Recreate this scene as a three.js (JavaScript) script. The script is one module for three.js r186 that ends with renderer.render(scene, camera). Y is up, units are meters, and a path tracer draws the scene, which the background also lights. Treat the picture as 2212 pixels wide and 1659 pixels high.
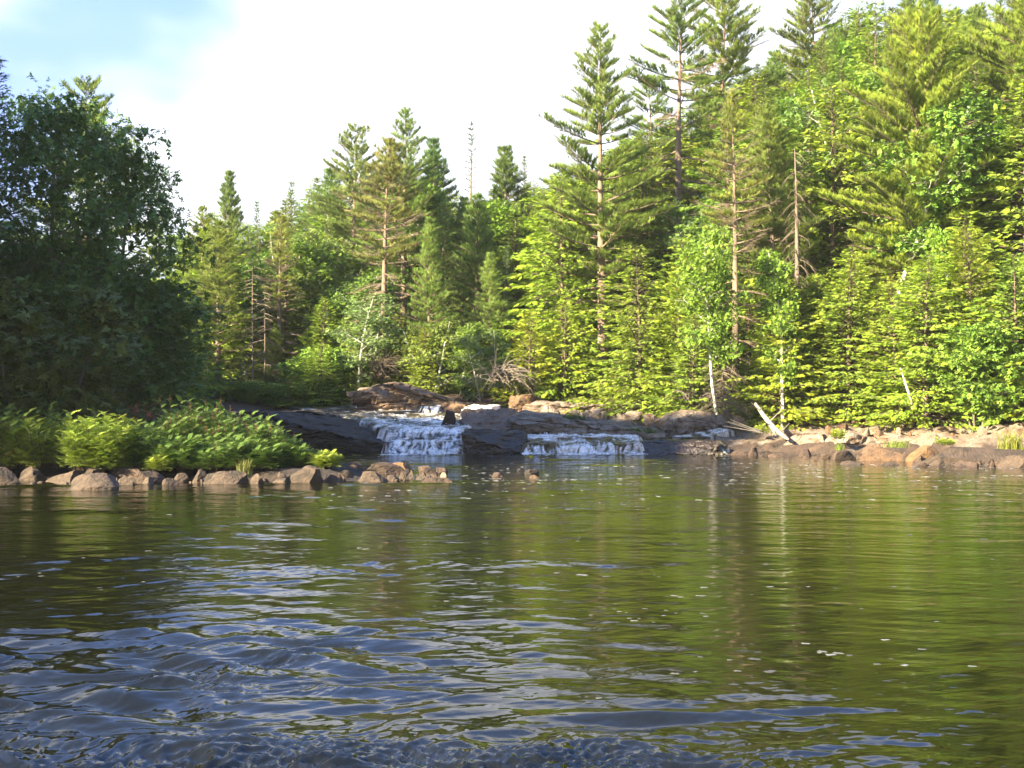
import * as THREE from 'three';
import { mergeVertices, toCreasedNormals, mergeGeometries } from 'three/addons/utils/BufferGeometryUtils.js';
import { createNoise2D, createNoise3D } from 'simplex-noise';

// ---------------------------------------------------------------- camera, sky, sun, exposure
const scene = new THREE.Scene();
const camera = new THREE.PerspectiveCamera(40.0, 4 / 3, 0.1, 600);
camera.position.set(0, 2, 0);
camera.rotation.x = THREE.MathUtils.degToRad(1.12);      // tilted up a little: the horizon sits below the middle
const EXPOSURE = 7.0, SUN = 5.0, SUN_AZ = 58, SUN_EL = 25;
const renderer = new THREE.WebGLRenderer();
renderer.toneMapping = THREE.LinearToneMapping;
renderer.toneMappingExposure = EXPOSURE;
renderer.shadowMap.enabled = true;

function rng(seed) { let a = (seed * 2654435761) >>> 0; return () => { a = (a + 0x6d2b79f5) | 0; let t = Math.imul(a ^ (a >>> 15), 1 | a); t = (t + Math.imul(t ^ (t >>> 7), 61 | t)) ^ t; return ((t ^ (t >>> 14)) >>> 0) / 4294967296; }; }
const n2 = createNoise2D(rng(11)), n3 = createNoise3D(rng(12));
const fbm2 = (x, y, o = 4) => { let s = 0, a = 0.5; for (let i = 0; i < o; i++) { s += a * n2(x, y); x = x * 2.03 + 7.1; y = y * 2.03 - 3.7; a *= 0.5; } return s; };
const fbm3 = (x, y, z, o = 4) => { let s = 0, a = 0.5; for (let i = 0; i < o; i++) { s += a * n3(x, y, z); x = x * 2.03 + 7.1; y = y * 2.03 - 3.7; z = z * 2.03 + 1.3; a *= 0.5; } return s; };
const clamp = (x, a = 0, b = 1) => Math.min(b, Math.max(a, x));
const sstep = (a, b, x) => { const t = clamp((x - a) / (b - a)); return t * t * (3 - 2 * t); };
const lerp = (a, b, t) => a + (b - a) * t;
const TAU = Math.PI * 2;

{ // a hazy evening sky: blue overhead, paler low down, with bright thin cloud
  const W = 1024, H = 512, data = new Float32Array(W * H * 4);
  for (let r = 0; r < H; r++) for (let c = 0; c < W; c++) {
    const el = ((r + 0.5) / H - 0.5) * Math.PI, az = ((c + 0.5) / W - 0.5) * TAU, y = Math.sin(el);
    const x = Math.cos(el) * Math.cos(az), z = Math.cos(el) * Math.sin(az), up = Math.max(y, 0);
    const t = Math.pow(1 - up, 2.6);
    let R = lerp(0.034, 0.15, t), G = lerp(0.086, 0.174, t), B = lerp(0.24, 0.265, t);
    const k = 1 / (up + 0.22), f = fbm2(x * k * 0.75 - 11.49, z * k * 0.75 - 15.56, 6) + 0.12;
    const m = sstep(-0.16, 0.36, f) * 0.95 * (1 - 0.9 * sstep(0.37, 0.6, up));
    R = lerp(R, 0.23, m); G = lerp(G, 0.238, m); B = lerp(B, 0.262, m);
    if (y < 0) { const d = sstep(0, -0.06, y); R = lerp(R, 0.03, d); G = lerp(G, 0.035, d); B = lerp(B, 0.03, d); }
    data.set([R, G, B, 1], (r * W + c) * 4);
  }
  const sky = new THREE.DataTexture(data, W, H, THREE.RGBAFormat, THREE.FloatType);
  sky.mapping = THREE.EquirectangularReflectionMapping; sky.magFilter = THREE.LinearFilter; sky.needsUpdate = true;
  scene.background = sky; scene.environment = sky;
}
const az = THREE.MathUtils.degToRad(SUN_AZ), el = THREE.MathUtils.degToRad(SUN_EL);
const toSun = new THREE.Vector3(-Math.sin(az) * Math.cos(el), Math.sin(el), Math.cos(az) * Math.cos(el));
const sun = new THREE.DirectionalLight(new THREE.Color().setRGB(1, 0.87, 0.6), SUN);
sun.name = 'sun'; sun.target.position.set(0, 3, -45); sun.position.copy(sun.target.position).addScaledVector(toSun, 140);
sun.castShadow = true; sun.shadow.mapSize.set(4096, 4096); sun.shadow.radius = 1.2;
Object.assign(sun.shadow.camera, { left: -80, right: 80, top: 60, bottom: -60, near: 1, far: 320 });
scene.add(sun, sun.target);
scene.fog = new THREE.FogExp2(new THREE.Color().setRGB(0.88, 0.93, 0.92), 0.00018);   // thin evening haze

// ---------------------------------------------------------------- naming, tagging, placing
const used = {};
const numbered = (n) => { const k = used[n] = (used[n] ?? -1) + 1; return k ? n + '_' + String(k).padStart(3, '0') : n; };
function tag(o, label, category, group, kind) {
  if (label) o.userData.label = label; if (category) o.userData.category = category;
  if (group) o.userData.group = group; if (kind) o.userData.kind = kind; return o;
}
function shade(o) { o.traverse((m) => { if (m.isMesh) { m.castShadow = true; m.receiveShadow = true; } }); return o; }
function add(name, o, label, category, group, kind) { o.name = numbered(name); tag(o, label, category, group, kind); scene.add(shade(o)); return o; }
function part(name, geo, mat, parent) { const m = new THREE.Mesh(geo, mat); m.name = name; parent.add(m); return m; }
const F = 2279, CX = 1106, HY = 874;                       // the lens: one unit across at one metre, and where the horizon falls
const wx = (px, d) => (px - CX) / F * d, wy = (py, d) => 2 + (HY - py) / F * d, waterD = (py) => 2 * F / (py - HY);

// ---------------------------------------------------------------- textures and materials
function dataTex(N, f, srgb) {
  const d = new Uint8Array(N * N * 4);
  for (let y = 0; y < N; y++) for (let x = 0; x < N; x++) { const v = f(x / N, y / N); for (let c = 0; c < 3; c++) d[(y * N + x) * 4 + c] = clamp(Math.round((v.length ? v[c] : v) * 255), 0, 255); d[(y * N + x) * 4 + 3] = 255; }
  const t = new THREE.DataTexture(d, N, N); t.wrapS = t.wrapT = THREE.RepeatWrapping; t.magFilter = THREE.LinearFilter; if (srgb) t.colorSpace = THREE.SRGBColorSpace; t.needsUpdate = true; return t;
}
// noise that tiles: sampled on a torus
const tile = (u, v, s, o = 4, q = 0) => { let r = 0, a = 0.5; const A = u * TAU, B = v * TAU; for (let i = 0; i < o; i++) { r += a * n3(s * Math.cos(A) * 0.5 + s * Math.cos(B) * 0.31 + q, s * Math.sin(A) * 0.5 + q * 2, s * Math.sin(B) * 0.5 - s * Math.cos(B) * 0.4); s *= 2.1; a *= 0.55; } return r; };
const grain = dataTex(512, (u, v) => { const f = tile(u, v, 5, 5), g = tile(u, v, 40, 3, 5); const k = 0.82 + 0.16 * f + 0.2 * g; return [k, k * 0.985, k * 0.97]; }, true);
const rockBump = dataTex(512, (u, v) => { const f = tile(u, v, 4, 6, 2), c = 1 - Math.abs(tile(u, v, 2.5, 4, 9)) * 5; return 0.5 + 0.42 * f - 0.22 * Math.max(0, c); });
const barkBump = dataTex(256, (u, v) => 0.5 + 0.5 * n3(Math.cos(u * TAU) * 4, Math.sin(u * TAU) * 4, v * 3) + 0.2 * tile(u, v, 12, 2));
const ripples = (() => { const r = rng(77), w = []; for (let i = 0; i < 46; i++) { const kz = Math.round(5 * Math.pow(9, i / 45)), kx = Math.round((r() - 0.5) * kz * 1.1); w.push([kx, kz, r() * TAU, 1 / Math.hypot(kx, kz)]); } const s = w.reduce((a, b) => a + b[3] * b[3] / 2, 0) ** 0.5 * 6; return dataTex(1024, (u, v) => 0.5 + w.reduce((a, [kx, kz, p, m]) => a + m * Math.sin(TAU * (kx * u + kz * v) + p), 0) / s); })();
ripples.repeat.set(0.75, 0.75);
const std = (o) => new THREE.MeshStandardMaterial({ roughness: 0.9, ...o });
const phys = (o) => new THREE.MeshPhysicalMaterial({ roughness: 1, side: THREE.DoubleSide, ...o });
const rgb = (r, g, b) => new THREE.Color().setRGB(r, g, b);
const M = {
  rock: std({ name: 'rock', vertexColors: true, map: grain, bumpMap: rockBump, bumpScale: 0.03, roughness: 0.88 }),
  wetRock: std({ name: 'wet_rock', vertexColors: true, map: grain, bumpMap: rockBump, bumpScale: 0.04, roughness: 0.38 }),
  soil: std({ name: 'soil', vertexColors: true, map: grain, bumpMap: rockBump, bumpScale: 0.04, roughness: 1 }),
  bark: std({ name: 'bark', vertexColors: true, bumpMap: barkBump, bumpScale: 0.02, roughness: 0.95 }),
  twig: std({ name: 'twig', vertexColors: true, side: THREE.DoubleSide, roughness: 0.95 }),
  foam: phys({ name: 'foam', color: rgb(0.5, 0.5, 0.48), roughness: 0.7, side: THREE.DoubleSide }),
  fleck: phys({ name: 'foam_fleck', color: rgb(0.3, 0.3, 0.28), roughness: 0.8 }),
  fall: phys({ name: 'falling_water', vertexColors: true, roughness: 0.28, ior: 1.33 }),
};
const leafMats = {};
function leafMat(kind, tint = [1, 1, 1]) {
  const k = kind + tint.join();
  return leafMats[k] ??= phys({ name: kind + '_leaves', vertexColors: true, color: rgb(...tint), transmission: 0.4, thickness: 0, specularIntensity: kind === 'broad' ? 0.35 : 0.25, roughness: kind === 'broad' ? 0.75 : 1 });
}

// ---------------------------------------------------------------- geometry builders
class Leaves {                                              // flat-shaded triangles with a colour each
  constructor() { this.p = []; this.c = []; }
  tri(a, b, c, k) { this.p.push(a[0], a[1], a[2], b[0], b[1], b[2], c[0], c[1], c[2]); for (let i = 0; i < 3; i++) this.c.push(k[0], k[1], k[2]); }
  stamp(t, o, X, Y, s, col, jit, r) {                       // a template of triangles set at o along X with Y as its upper side
    const zx = X[1] * Y[2] - X[2] * Y[1], zy = X[2] * Y[0] - X[0] * Y[2], zz = X[0] * Y[1] - X[1] * Y[0];
    for (let i = 0; i < t.length; i += 9) {
      const k = 1 + (r() - 0.5) * jit;
      for (let j = 0; j < 9; j += 3) { const a = t[i + j] * s, b = t[i + j + 1] * s, c = t[i + j + 2] * s; this.p.push(o[0] + X[0] * a + Y[0] * b + zx * c, o[1] + X[1] * a + Y[1] * b + zy * c, o[2] + X[2] * a + Y[2] * b + zz * c); this.c.push(col[0] * k, col[1] * k, col[2] * k); }
    }
  }
  build() { const g = new THREE.BufferGeometry(); g.setAttribute('position', new THREE.Float32BufferAttribute(this.p, 3)); g.setAttribute('color', new THREE.Float32BufferAttribute(this.c, 3)); g.computeVertexNormals(); return g; }
}
const V = { add: (a, b, s = 1) => [a[0] + b[0] * s, a[1] + b[1] * s, a[2] + b[2] * s], norm: (a) => { const l = Math.hypot(...a) || 1; return [a[0] / l, a[1] / l, a[2] / l]; }, cross: (a, b) => [a[1] * b[2] - a[2] * b[1], a[2] * b[0] - a[0] * b[2], a[0] * b[1] - a[1] * b[0]], dot: (a, b) => a[0] * b[0] + a[1] * b[1] + a[2] * b[2] };
const orth = (x, up) => { const d = V.dot(x, up); return V.norm([up[0] - x[0] * d, up[1] - x[1] * d, up[2] - x[2] * d]); };
class Wood {                                                // smooth tapered tubes
  constructor() { this.p = []; this.n = []; this.c = []; this.u = []; this.i = []; }
  tube(pts, rad, sides, colf) {
    const base = this.p.length / 3; let run = 0;
    for (let k = 0; k < pts.length; k++) {
      const a = pts[Math.max(0, k - 1)], b = pts[Math.min(pts.length - 1, k + 1)], t = V.norm([b[0] - a[0], b[1] - a[1], b[2] - a[2]]);
      const X = orth(t, Math.abs(t[1]) > 0.9 ? [1, 0, 0] : [0, 1, 0]), Y = V.cross(t, X);
      if (k) run += Math.hypot(pts[k][0] - pts[k - 1][0], pts[k][1] - pts[k - 1][1], pts[k][2] - pts[k - 1][2]);
      for (let s = 0; s <= sides; s++) {
        const A = s / sides * TAU, d = [X[0] * Math.cos(A) + Y[0] * Math.sin(A), X[1] * Math.cos(A) + Y[1] * Math.sin(A), X[2] * Math.cos(A) + Y[2] * Math.sin(A)], q = V.add(pts[k], d, rad[k]);
        this.p.push(...q); this.n.push(...d); this.u.push(s / sides * Math.max(1, Math.round(rad[0] * 8)), run); this.c.push(...colf(q, k / (pts.length - 1)));
      }
    }
    for (let k = 0; k < pts.length - 1; k++) for (let s = 0; s < sides; s++) { const a = base + k * (sides + 1) + s, b = a + sides + 1; this.i.push(a, a + 1, b, b, a + 1, b + 1); }
  }
  build() { const g = new THREE.BufferGeometry(); g.setAttribute('position', new THREE.Float32BufferAttribute(this.p, 3)); g.setAttribute('normal', new THREE.Float32BufferAttribute(this.n, 3)); g.setAttribute('color', new THREE.Float32BufferAttribute(this.c, 3)); g.setAttribute('uv', new THREE.Float32BufferAttribute(this.u, 2)); g.setIndex(this.i); return g; }
}
function boxUV(g, scale = 1) {
  const p = g.attributes.position, n = g.attributes.normal, uv = new Float32Array(p.count * 2);
  for (let i = 0; i < p.count; i += 3) {                    // one projection per triangle
    const a = [0, 0, 0]; for (let j = 0; j < 3; j++) { a[0] += Math.abs(n.getX(i + j)); a[1] += Math.abs(n.getY(i + j)); a[2] += Math.abs(n.getZ(i + j)); }
    const ax = a[0] > a[1] && a[0] > a[2] ? 0 : a[1] > a[2] ? 1 : 2;
    for (let j = 0; j < 3; j++) { const x = p.getX(i + j), y = p.getY(i + j), z = p.getZ(i + j); uv[(i + j) * 2] = (ax === 0 ? z : x) * scale; uv[(i + j) * 2 + 1] = (ax === 1 ? z : y) * scale; }
  }
  g.setAttribute('uv', new THREE.BufferAttribute(uv, 2)); return g;
}
// a rock: a rounded block with planes knocked off it, weathered; its foot at y = 0 before sinking
const PAL = {
  stone: [[0.062, 0.041, 0.027], [0.095, 0.064, 0.042], [0.036, 0.026, 0.018]],
  dark: [[0.026, 0.018, 0.013], [0.048, 0.03, 0.02], [0.015, 0.011, 0.009]],
  brown: [[0.062, 0.038, 0.024], [0.098, 0.06, 0.038], [0.035, 0.023, 0.016]],
  pink: [[0.17, 0.108, 0.072], [0.22, 0.165, 0.12], [0.14, 0.075, 0.036]],
  pale: [[0.22, 0.16, 0.112], [0.3, 0.24, 0.185], [0.17, 0.1, 0.05]],
  grey: [[0.16, 0.115, 0.08], [0.27, 0.22, 0.17], [0.1, 0.063, 0.04]],
  orange: [[0.14, 0.082, 0.045], [0.19, 0.105, 0.042], [0.1, 0.062, 0.04]],
};
function rockColor(pal, x, y, z, q) {
  const P = PAL[pal], f = clamp(fbm3(x * 0.9 + q, y * 0.9, z * 0.9, 4) * 1.4 + 0.5), g = sstep(0.18, 0.4, fbm3(x * 1.7 - q, y * 2.6, z * 1.7 + q, 4)), h = 1 + 0.5 * fbm3(x * 4, y * 6, z * 4 + q, 3);
  return [0, 1, 2].map((c) => lerp(lerp(P[0][c], P[1][c], f), P[2][c], g) * h);
}
function rockGeo({ w, h, d, n = 10, k = 3.2, cuts = 8, rough = 0.07, seed = 1, pal = 'stone', bend, crease = 0.55, flat = 0, crack = 0 }) {
  const r = rng(seed * 77 + 5), big = Math.max(w, h, d);
  let g = new THREE.BoxGeometry(2, 2, 2, Math.ceil(n * clamp(w / big, 0.4, 1)), Math.ceil(n * clamp(h / big, 0.4, 1)), Math.ceil(n * clamp(d / big, 0.4, 1)));
  g.deleteAttribute('uv'); g.deleteAttribute('normal'); g = mergeVertices(g);
  const p = g.attributes.position, planes = [];
  for (let i = 0; i < cuts; i++) { const a = r() * TAU, e = (r() - 0.25) * 1.2; planes.push([Math.cos(a) * Math.cos(e), Math.sin(e) + flat * 0.3, Math.sin(a) * Math.cos(e), 0.42 + r() * 0.42]); }
  const q = seed * 13.7;
  for (let i = 0; i < p.count; i++) {
    let x = p.getX(i), y = p.getY(i), z = p.getZ(i);
    const s = 1 / Math.pow(Math.abs(x) ** k + Math.abs(y) ** k + Math.abs(z) ** k, 1 / k); x *= s; y *= s; z *= s;
    for (const c of planes) { const t = x * c[0] + y * c[1] + z * c[2] - c[3]; if (t > 0) { x -= c[0] * t; y -= c[1] * t; z -= c[2] * t; } }
    const l = Math.hypot(x, y, z) || 1, big2 = 1 + rough * 1.6 * fbm3(x * 1.1 + q, y * 1.1, z * 1.1, 3) + rough * 0.5 * fbm3(x * 4 + q, y * 4, z * 4, 3);
    const ck = crack ? 1 - crack * 0.07 * (sstep(0.045, 0, Math.abs(fbm3(x * 0.8 * w / 3 + q, y * 0.5, z * 0.8 * d / 3, 2))) + 0.8 * sstep(0.05, 0, Math.abs(fbm3(x * 0.4, y * 1.1 * h + q, z * 0.4, 2)))) : 1;
    x *= w / 2 * big2 * ck; z *= d / 2 * big2 * ck; y = (y * big2 * ck + 1) * h / 2;
    const v = [x, y, z]; if (bend) bend(v, q);
    p.setXYZ(i, v[0], v[1], v[2]);
  }
  g = toCreasedNormals(g, crease);
  const P = g.attributes.position, col = new Float32Array(P.count * 3);
  for (let i = 0; i < P.count; i++) { const c = rockColor(pal, P.getX(i), P.getY(i), P.getZ(i), q); col[i * 3] = c[0]; col[i * 3 + 1] = c[1]; col[i * 3 + 2] = c[2]; }
  g.setAttribute('color', new THREE.BufferAttribute(col, 3));
  return boxUV(g, 0.6);
}

// ---------------------------------------------------------------- land
const bankLine = [[-70, 60], [-52, 20], [-38, 2], [-28, -14], [-22, -25], [-18, -34], [-12, -44.5], [-9, -45], [-5.3, -44], [-5, -42.6], [8.7, -42.4], [10.5, -42], [13, -40.5], [16, -36.5], [17.5, -32.6], [20, -26], [26, -12], [40, 20]];
function inland(x, z) {                                      // metres behind the waterline, negative over the river
  let best = 1e9, sign = 1;
  for (let i = 0; i < bankLine.length - 1; i++) {
    const [ax, az2] = bankLine[i], [bx, bz] = bankLine[i + 1], dx = bx - ax, dz = bz - az2, t = clamp(((x - ax) * dx + (z - az2) * dz) / (dx * dx + dz * dz)), ex = x - ax - dx * t, ez = z - az2 - dz * t, dd = ex * ex + ez * ez;
    if (dd < best) { best = dd; sign = dx * ez - dz * ex < 0 ? 1 : -1; }
  }
  return Math.sqrt(best) * sign;
}
function landY(x, z) {
  const s = inland(x, z);
  if (s < 0) return Math.max(-1.2, s * 0.35) - 0.05;
  const right = sstep(6, 11, x), left = sstep(-11, -15, x), mid = 1 - right - left;
  const yr = 0.75 * sstep(0, 4.5, s) + 0.5 * sstep(4, 7, s) + Math.max(0, s - 6.5) * 0.5;
  const ym = 0.35 * sstep(0, 3, s) + 0.5 * sstep(4, 9, s) + 0.6 * sstep(8, 17, s) + Math.max(0, s - 17) * 0.27;
  const yl = 0.9 * sstep(0, 2, s) + s * 0.09;
  let y = yr * right + ym * mid + yl * left;
  y += 11 * Math.exp(-((x + 56) ** 2 + (z + 10) ** 2) / 300);
  return Math.min(y, lerp(9, 15, right)) + fbm2(x * 0.12, z * 0.12, 3) * 0.5 * sstep(4, 16, s) + fbm2(x * 0.8, z * 0.8, 3) * 0.18 * sstep(0.3, 3, s);
}
function heightMesh(x0, x1, z0, z1, step, yf, cf) {
  const nx = Math.round((x1 - x0) / step), nz = Math.round((z1 - z0) / step), pos = new Float32Array((nx + 1) * (nz + 1) * 3), col = new Float32Array(pos.length), uv = new Float32Array((nx + 1) * (nz + 1) * 2), idx = [];
  for (let j = 0, o = 0; j <= nz; j++) for (let i = 0; i <= nx; i++, o++) {
    const x = lerp(x0, x1, i / nx), z = lerp(z0, z1, j / nz), y = yf(x, z), c = cf(x, y, z);
    pos.set([x, y, z], o * 3); col.set(c, o * 3); uv.set([x * 0.6, z * 0.6], o * 2);
    if (i < nx && j < nz) { const a = o, b = o + nx + 1; idx.push(a, b, a + 1, b, b + 1, a + 1); }
  }
  const g = new THREE.BufferGeometry(); g.setAttribute('position', new THREE.BufferAttribute(pos, 3)); g.setAttribute('color', new THREE.BufferAttribute(col, 3)); g.setAttribute('uv', new THREE.BufferAttribute(uv, 2)); g.setIndex(idx); g.computeVertexNormals();
  return g;
}
// the bedrock round the falls: joints and ledges
function ledgeY(x, z) {
  let y = landY(x, z); const s = inland(x, z);
  if (s > -1) { const m = sstep(-0.5, 1, s) * (1 - sstep(7, 11, s)); const a = x * 0.9 + z * 0.5, j = Math.abs(fbm2(a * 0.35, (z - x * 0.2) * 0.9, 3)); y += m * (0.22 * fbm2(x * 0.35 + 9, z * 0.5, 3) - 0.25 * sstep(0.06, 0, j)); }
  return y;
}
const inFine = (x, z) => sstep(-13, -12, x) * sstep(25, 24, x) * sstep(-63, -62, z) * sstep(-25, -26, z);
add('forest_floor', new THREE.Mesh(heightMesh(-110, 110, -170, 22, 1.6, (x, z) => landY(x, z) - 0.5 * inFine(x, z), (x, y, z) => { const f = 0.5 + 0.5 * fbm2(x * 0.5, z * 0.5, 4); return [lerp(0.045, 0.09, f), lerp(0.03, 0.055, f), lerp(0.015, 0.022, f)]; }), M.soil), 'steep forest floor of brown needles and leaf litter behind both banks', 'ground', null, 'structure');
add('bedrock_shelf', new THREE.Mesh(heightMesh(-13, 25, -63, -25, 0.2, ledgeY, (x, y, z) => {
  const s = inland(x, z), c = rockColor(s < 2.6 + fbm2(x * 0.3, z * 0.3) * 1.5 ? 'brown' : x > 3 ? 'pale' : 'pink', x * 0.7, y * 2, z * 0.7, 3), l = sstep(-0.1, 0.25, fbm2(x * 0.45 + 4, z * 0.45, 4) + (s - 6.3) * 0.3);
  return [lerp(c[0], 0.1, l), lerp(c[1], 0.052, l), lerp(c[2], 0.02, l)];
}), M.rock), 'brown and pink bedrock shelf along the far bank', 'bedrock', null, 'structure');


// ---------------------------------------------------------------- river
const waves = []; { const r = rng(41); for (let i = 0; i < 44; i++) { const L = 0.16 * Math.pow(11, i / 43), a = Math.PI / 2 + (r() - 0.5) * lerp(1.7, 0.9, i / 43), k = TAU / L; waves.push([Math.cos(a) * k, Math.sin(a) * k, r() * TAU, L / TAU, L]); } }
const blob = (x, z, cx, cz, rx, rz) => Math.exp(-(((x - cx) / rx) ** 2) - (((z - cz) / rz) ** 2));
function waterY(x, z) {
  const d = -z, wob = 0.35 * n2(x * 0.22, z * 0.22), wob2 = 0.35 * n2(x * 0.22 + 40, z * 0.22);
  const calm = sstep(0.05, 0.3, x / d);                        // the slack water on the right
  const patch = sstep(-0.25, 0.5, n2(x * 0.13 + 2, z * 0.3)), near = sstep(15, 6, d);
  const S = (0.0048 + 0.0115 * patch * patch * (1 - calm) + 0.0035 * (1 - calm) * near) * (1 + 0.5 * sstep(30, 44, d));
  let h = 0; const X = x + wob, Z = z + wob2;
  for (const [kx, kz, ph, a, L] of waves) { if (L < 0.3 && d > 16) continue; h += Math.sin(X * kx + Z * kz + ph) * a * S * (L < 0.5 ? 1.2 : 1); }
  // standing waves and boils close by on the left, a rough tongue along the foot of the picture, smooth swells right of it
  const boil = blob(x, z, -3.4, -7.3, 2.2, 2.1) + 0.55 * blob(x, z, -1.6, -8.6, 2.2, 1.3), tongue = blob(x, z, -1.2, -5.75, 2.2, 0.5) + 0.5 * blob(x, z, 0.4, -5.8, 0.6, 0.45);
  if (boil > 0.02 || tongue > 0.02) {
    const t = x * 0.9 + z * 0.35, u = z * 1.25 - x * 0.35, wx2 = x + 0.25 * n2(x * 0.8, z * 0.8), wz2 = z + 0.25 * n2(x * 0.8 + 9, z * 0.8);
    h += boil * (0.034 * n2(t * 0.6, u * 1.5) + 0.024 * n2(wx2 * 0.9 + wz2 * 0.4, wz2 * 2.6 + 4) + 0.008 * n2(wx2 * 1.6, wz2 * 6) + 0.0028 * n2(wx2 * 3.5, wz2 * 13) + 0.0011 * n2(wx2 * 9, wz2 * 30));
    const c1 = 1 - 2 * Math.abs(n2(wx2 * 4, wz2 * 5)), c2 = 1 - 2 * Math.abs(n2(wx2 * 9 + 5, wz2 * 10));
    h += (tongue * 1.0 + boil * 0.25 * sstep(-0.1, 0.5, n2(x * 0.7, z * 0.9 + 8))) * (0.028 * c1 + 0.012 * c2 + 0.005 * n2(wx2 * 22, wz2 * 24) + 0.04 * n2(x * 1.2, z * 1.6));
  }
  const swell = blob(x, z, 1.25, -6.6, 1.25, 0.75);
  if (swell > 0.02) h += swell * (0.004 * n2(x * 3, z * 9) + 0.0015 * n2(x * 8, z * 24)) + swell * 0.027 * Math.sin((z + 0.12 * x + 0.3 * n2(x * 0.8, z * 0.9)) * TAU / 0.62 + 1.2) * (0.7 + 0.5 * n2(x * 0.8, z * 0.5 + 3));
  const fallsFoot = blob(x, z, 1.5, -42, 8, 1.6);
  h += fallsFoot * 0.05 * n2(x * 1.5, z * 2.5);
  return h;
}
const riverColor = () => [0.0055, 0.0055, 0.002];
const edgeFade = (x, z) => 1;
{
  const bands = [[-4.9, 4.9, -8.5, -5.0, 0.02], [-7.7, 7.7, -14, -8.5, 0.035], [-14, 14, -27, -14, 0.07], [-26, 26, -52, -27, 0.17]];
  const gs = bands.map(([x0, x1, z0, z1, st]) => heightMesh(x0, x1, z0, z1, st, waterY, riverColor));
  const flat = (x0, x1, z0, z1) => heightMesh(x0, x1, z0, z1, Math.min(x1 - x0, z1 - z0) / 4, () => 0, riverColor);
  gs.push(flat(-100, 100, -5, 40), flat(-100, -4.9, -8.5, -5), flat(4.9, 100, -8.5, -5), flat(-100, -7.7, -14, -8.5), flat(7.7, 100, -14, -8.5), flat(-100, -14, -27, -14), flat(14, 100, -27, -14), flat(-100, -26, -52, -27), flat(26, 100, -52, -27));
  M.river = new THREE.MeshPhysicalMaterial({ name: 'river', vertexColors: true, roughness: 0.03, ior: 1.45, bumpMap: ripples, bumpScale: 0.006 });
  add('river_water', new THREE.Mesh(mergeGeometries(gs), M.river), 'dark brown river water rippling across the foreground', 'river', null, 'structure');
}
// flecks of foam drifting on the river: nobody could count them
{
  const r = rng(91), spots = [];
  const put = (px0, px1, py0, py1, n, s0, s1) => { for (let i = 0; i < n; i++) { const py = lerp(py0, py1, r()), d = waterD(py), x = wx(lerp(px0, px1, r()), d); if (inland(x, -d) > -0.4 || n2(x * 0.35, d * 1.1) < 0.0 + r() * 0.6) continue; spots.push([x, -d, lerp(s0, s1, r() * r())]); } };
  put(1000, 2212, 1000, 1045, 1500, 0.014, 0.06); put(700, 2212, 1030, 1110, 700, 0.012, 0.06); put(0, 2212, 1060, 1300, 260, 0.012, 0.045); put(1300, 2212, 1280, 1450, 60, 0.012, 0.035); put(700, 1500, 1100, 1350, 120, 0.01, 0.03); put(1500, 2212, 990, 1015, 300, 0.014, 0.06);
  for (const [px, py, s] of [[1455, 1452, 0.05], [1660, 1448, 0.075], [1590, 1447, 0.04], [1890, 1432, 0.045], [1950, 1435, 0.05], [2095, 1437, 0.05], [1292, 1507, 0.035], [1500, 1448, 0.03], [1510, 1415, 0.03]]) { const d = waterD(py); spots.push([wx(px, d), -d, s * 0.45]); }
  const g = new THREE.IcosahedronGeometry(1, 1), p = g.attributes.position; for (let i = 0; i < p.count; i++) { const x = p.getX(i), y = p.getY(i), z = p.getZ(i), k = 1 + 0.8 * n3(x * 1.3, y, z * 1.3); p.setXYZ(i, x * k * 1.5, y * 0.22, z * k); } g.computeVertexNormals();
  const im = new THREE.InstancedMesh(g, M.fleck, spots.length), m = new THREE.Matrix4(), q = new THREE.Quaternion(), Y = new THREE.Vector3(0, 1, 0);
  spots.forEach(([x, z, s], i) => { const k = (z < -22 ? 1.0 : 0.38) * (0.35 + 0.9 * r()); im.setColorAt(i, new THREE.Color().setRGB(k, k, k)); im.setMatrixAt(i, m.compose(new THREE.Vector3(x, waterY(x, z), z), q.setFromAxisAngle(Y, (r() - 0.5) * 1.2), new THREE.Vector3(s, s * 0.5, s * 0.9))); });
  add('foam_flecks', im, 'small white flecks of foam scattered over the river surface', 'foam', null, 'stuff');
}
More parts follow.
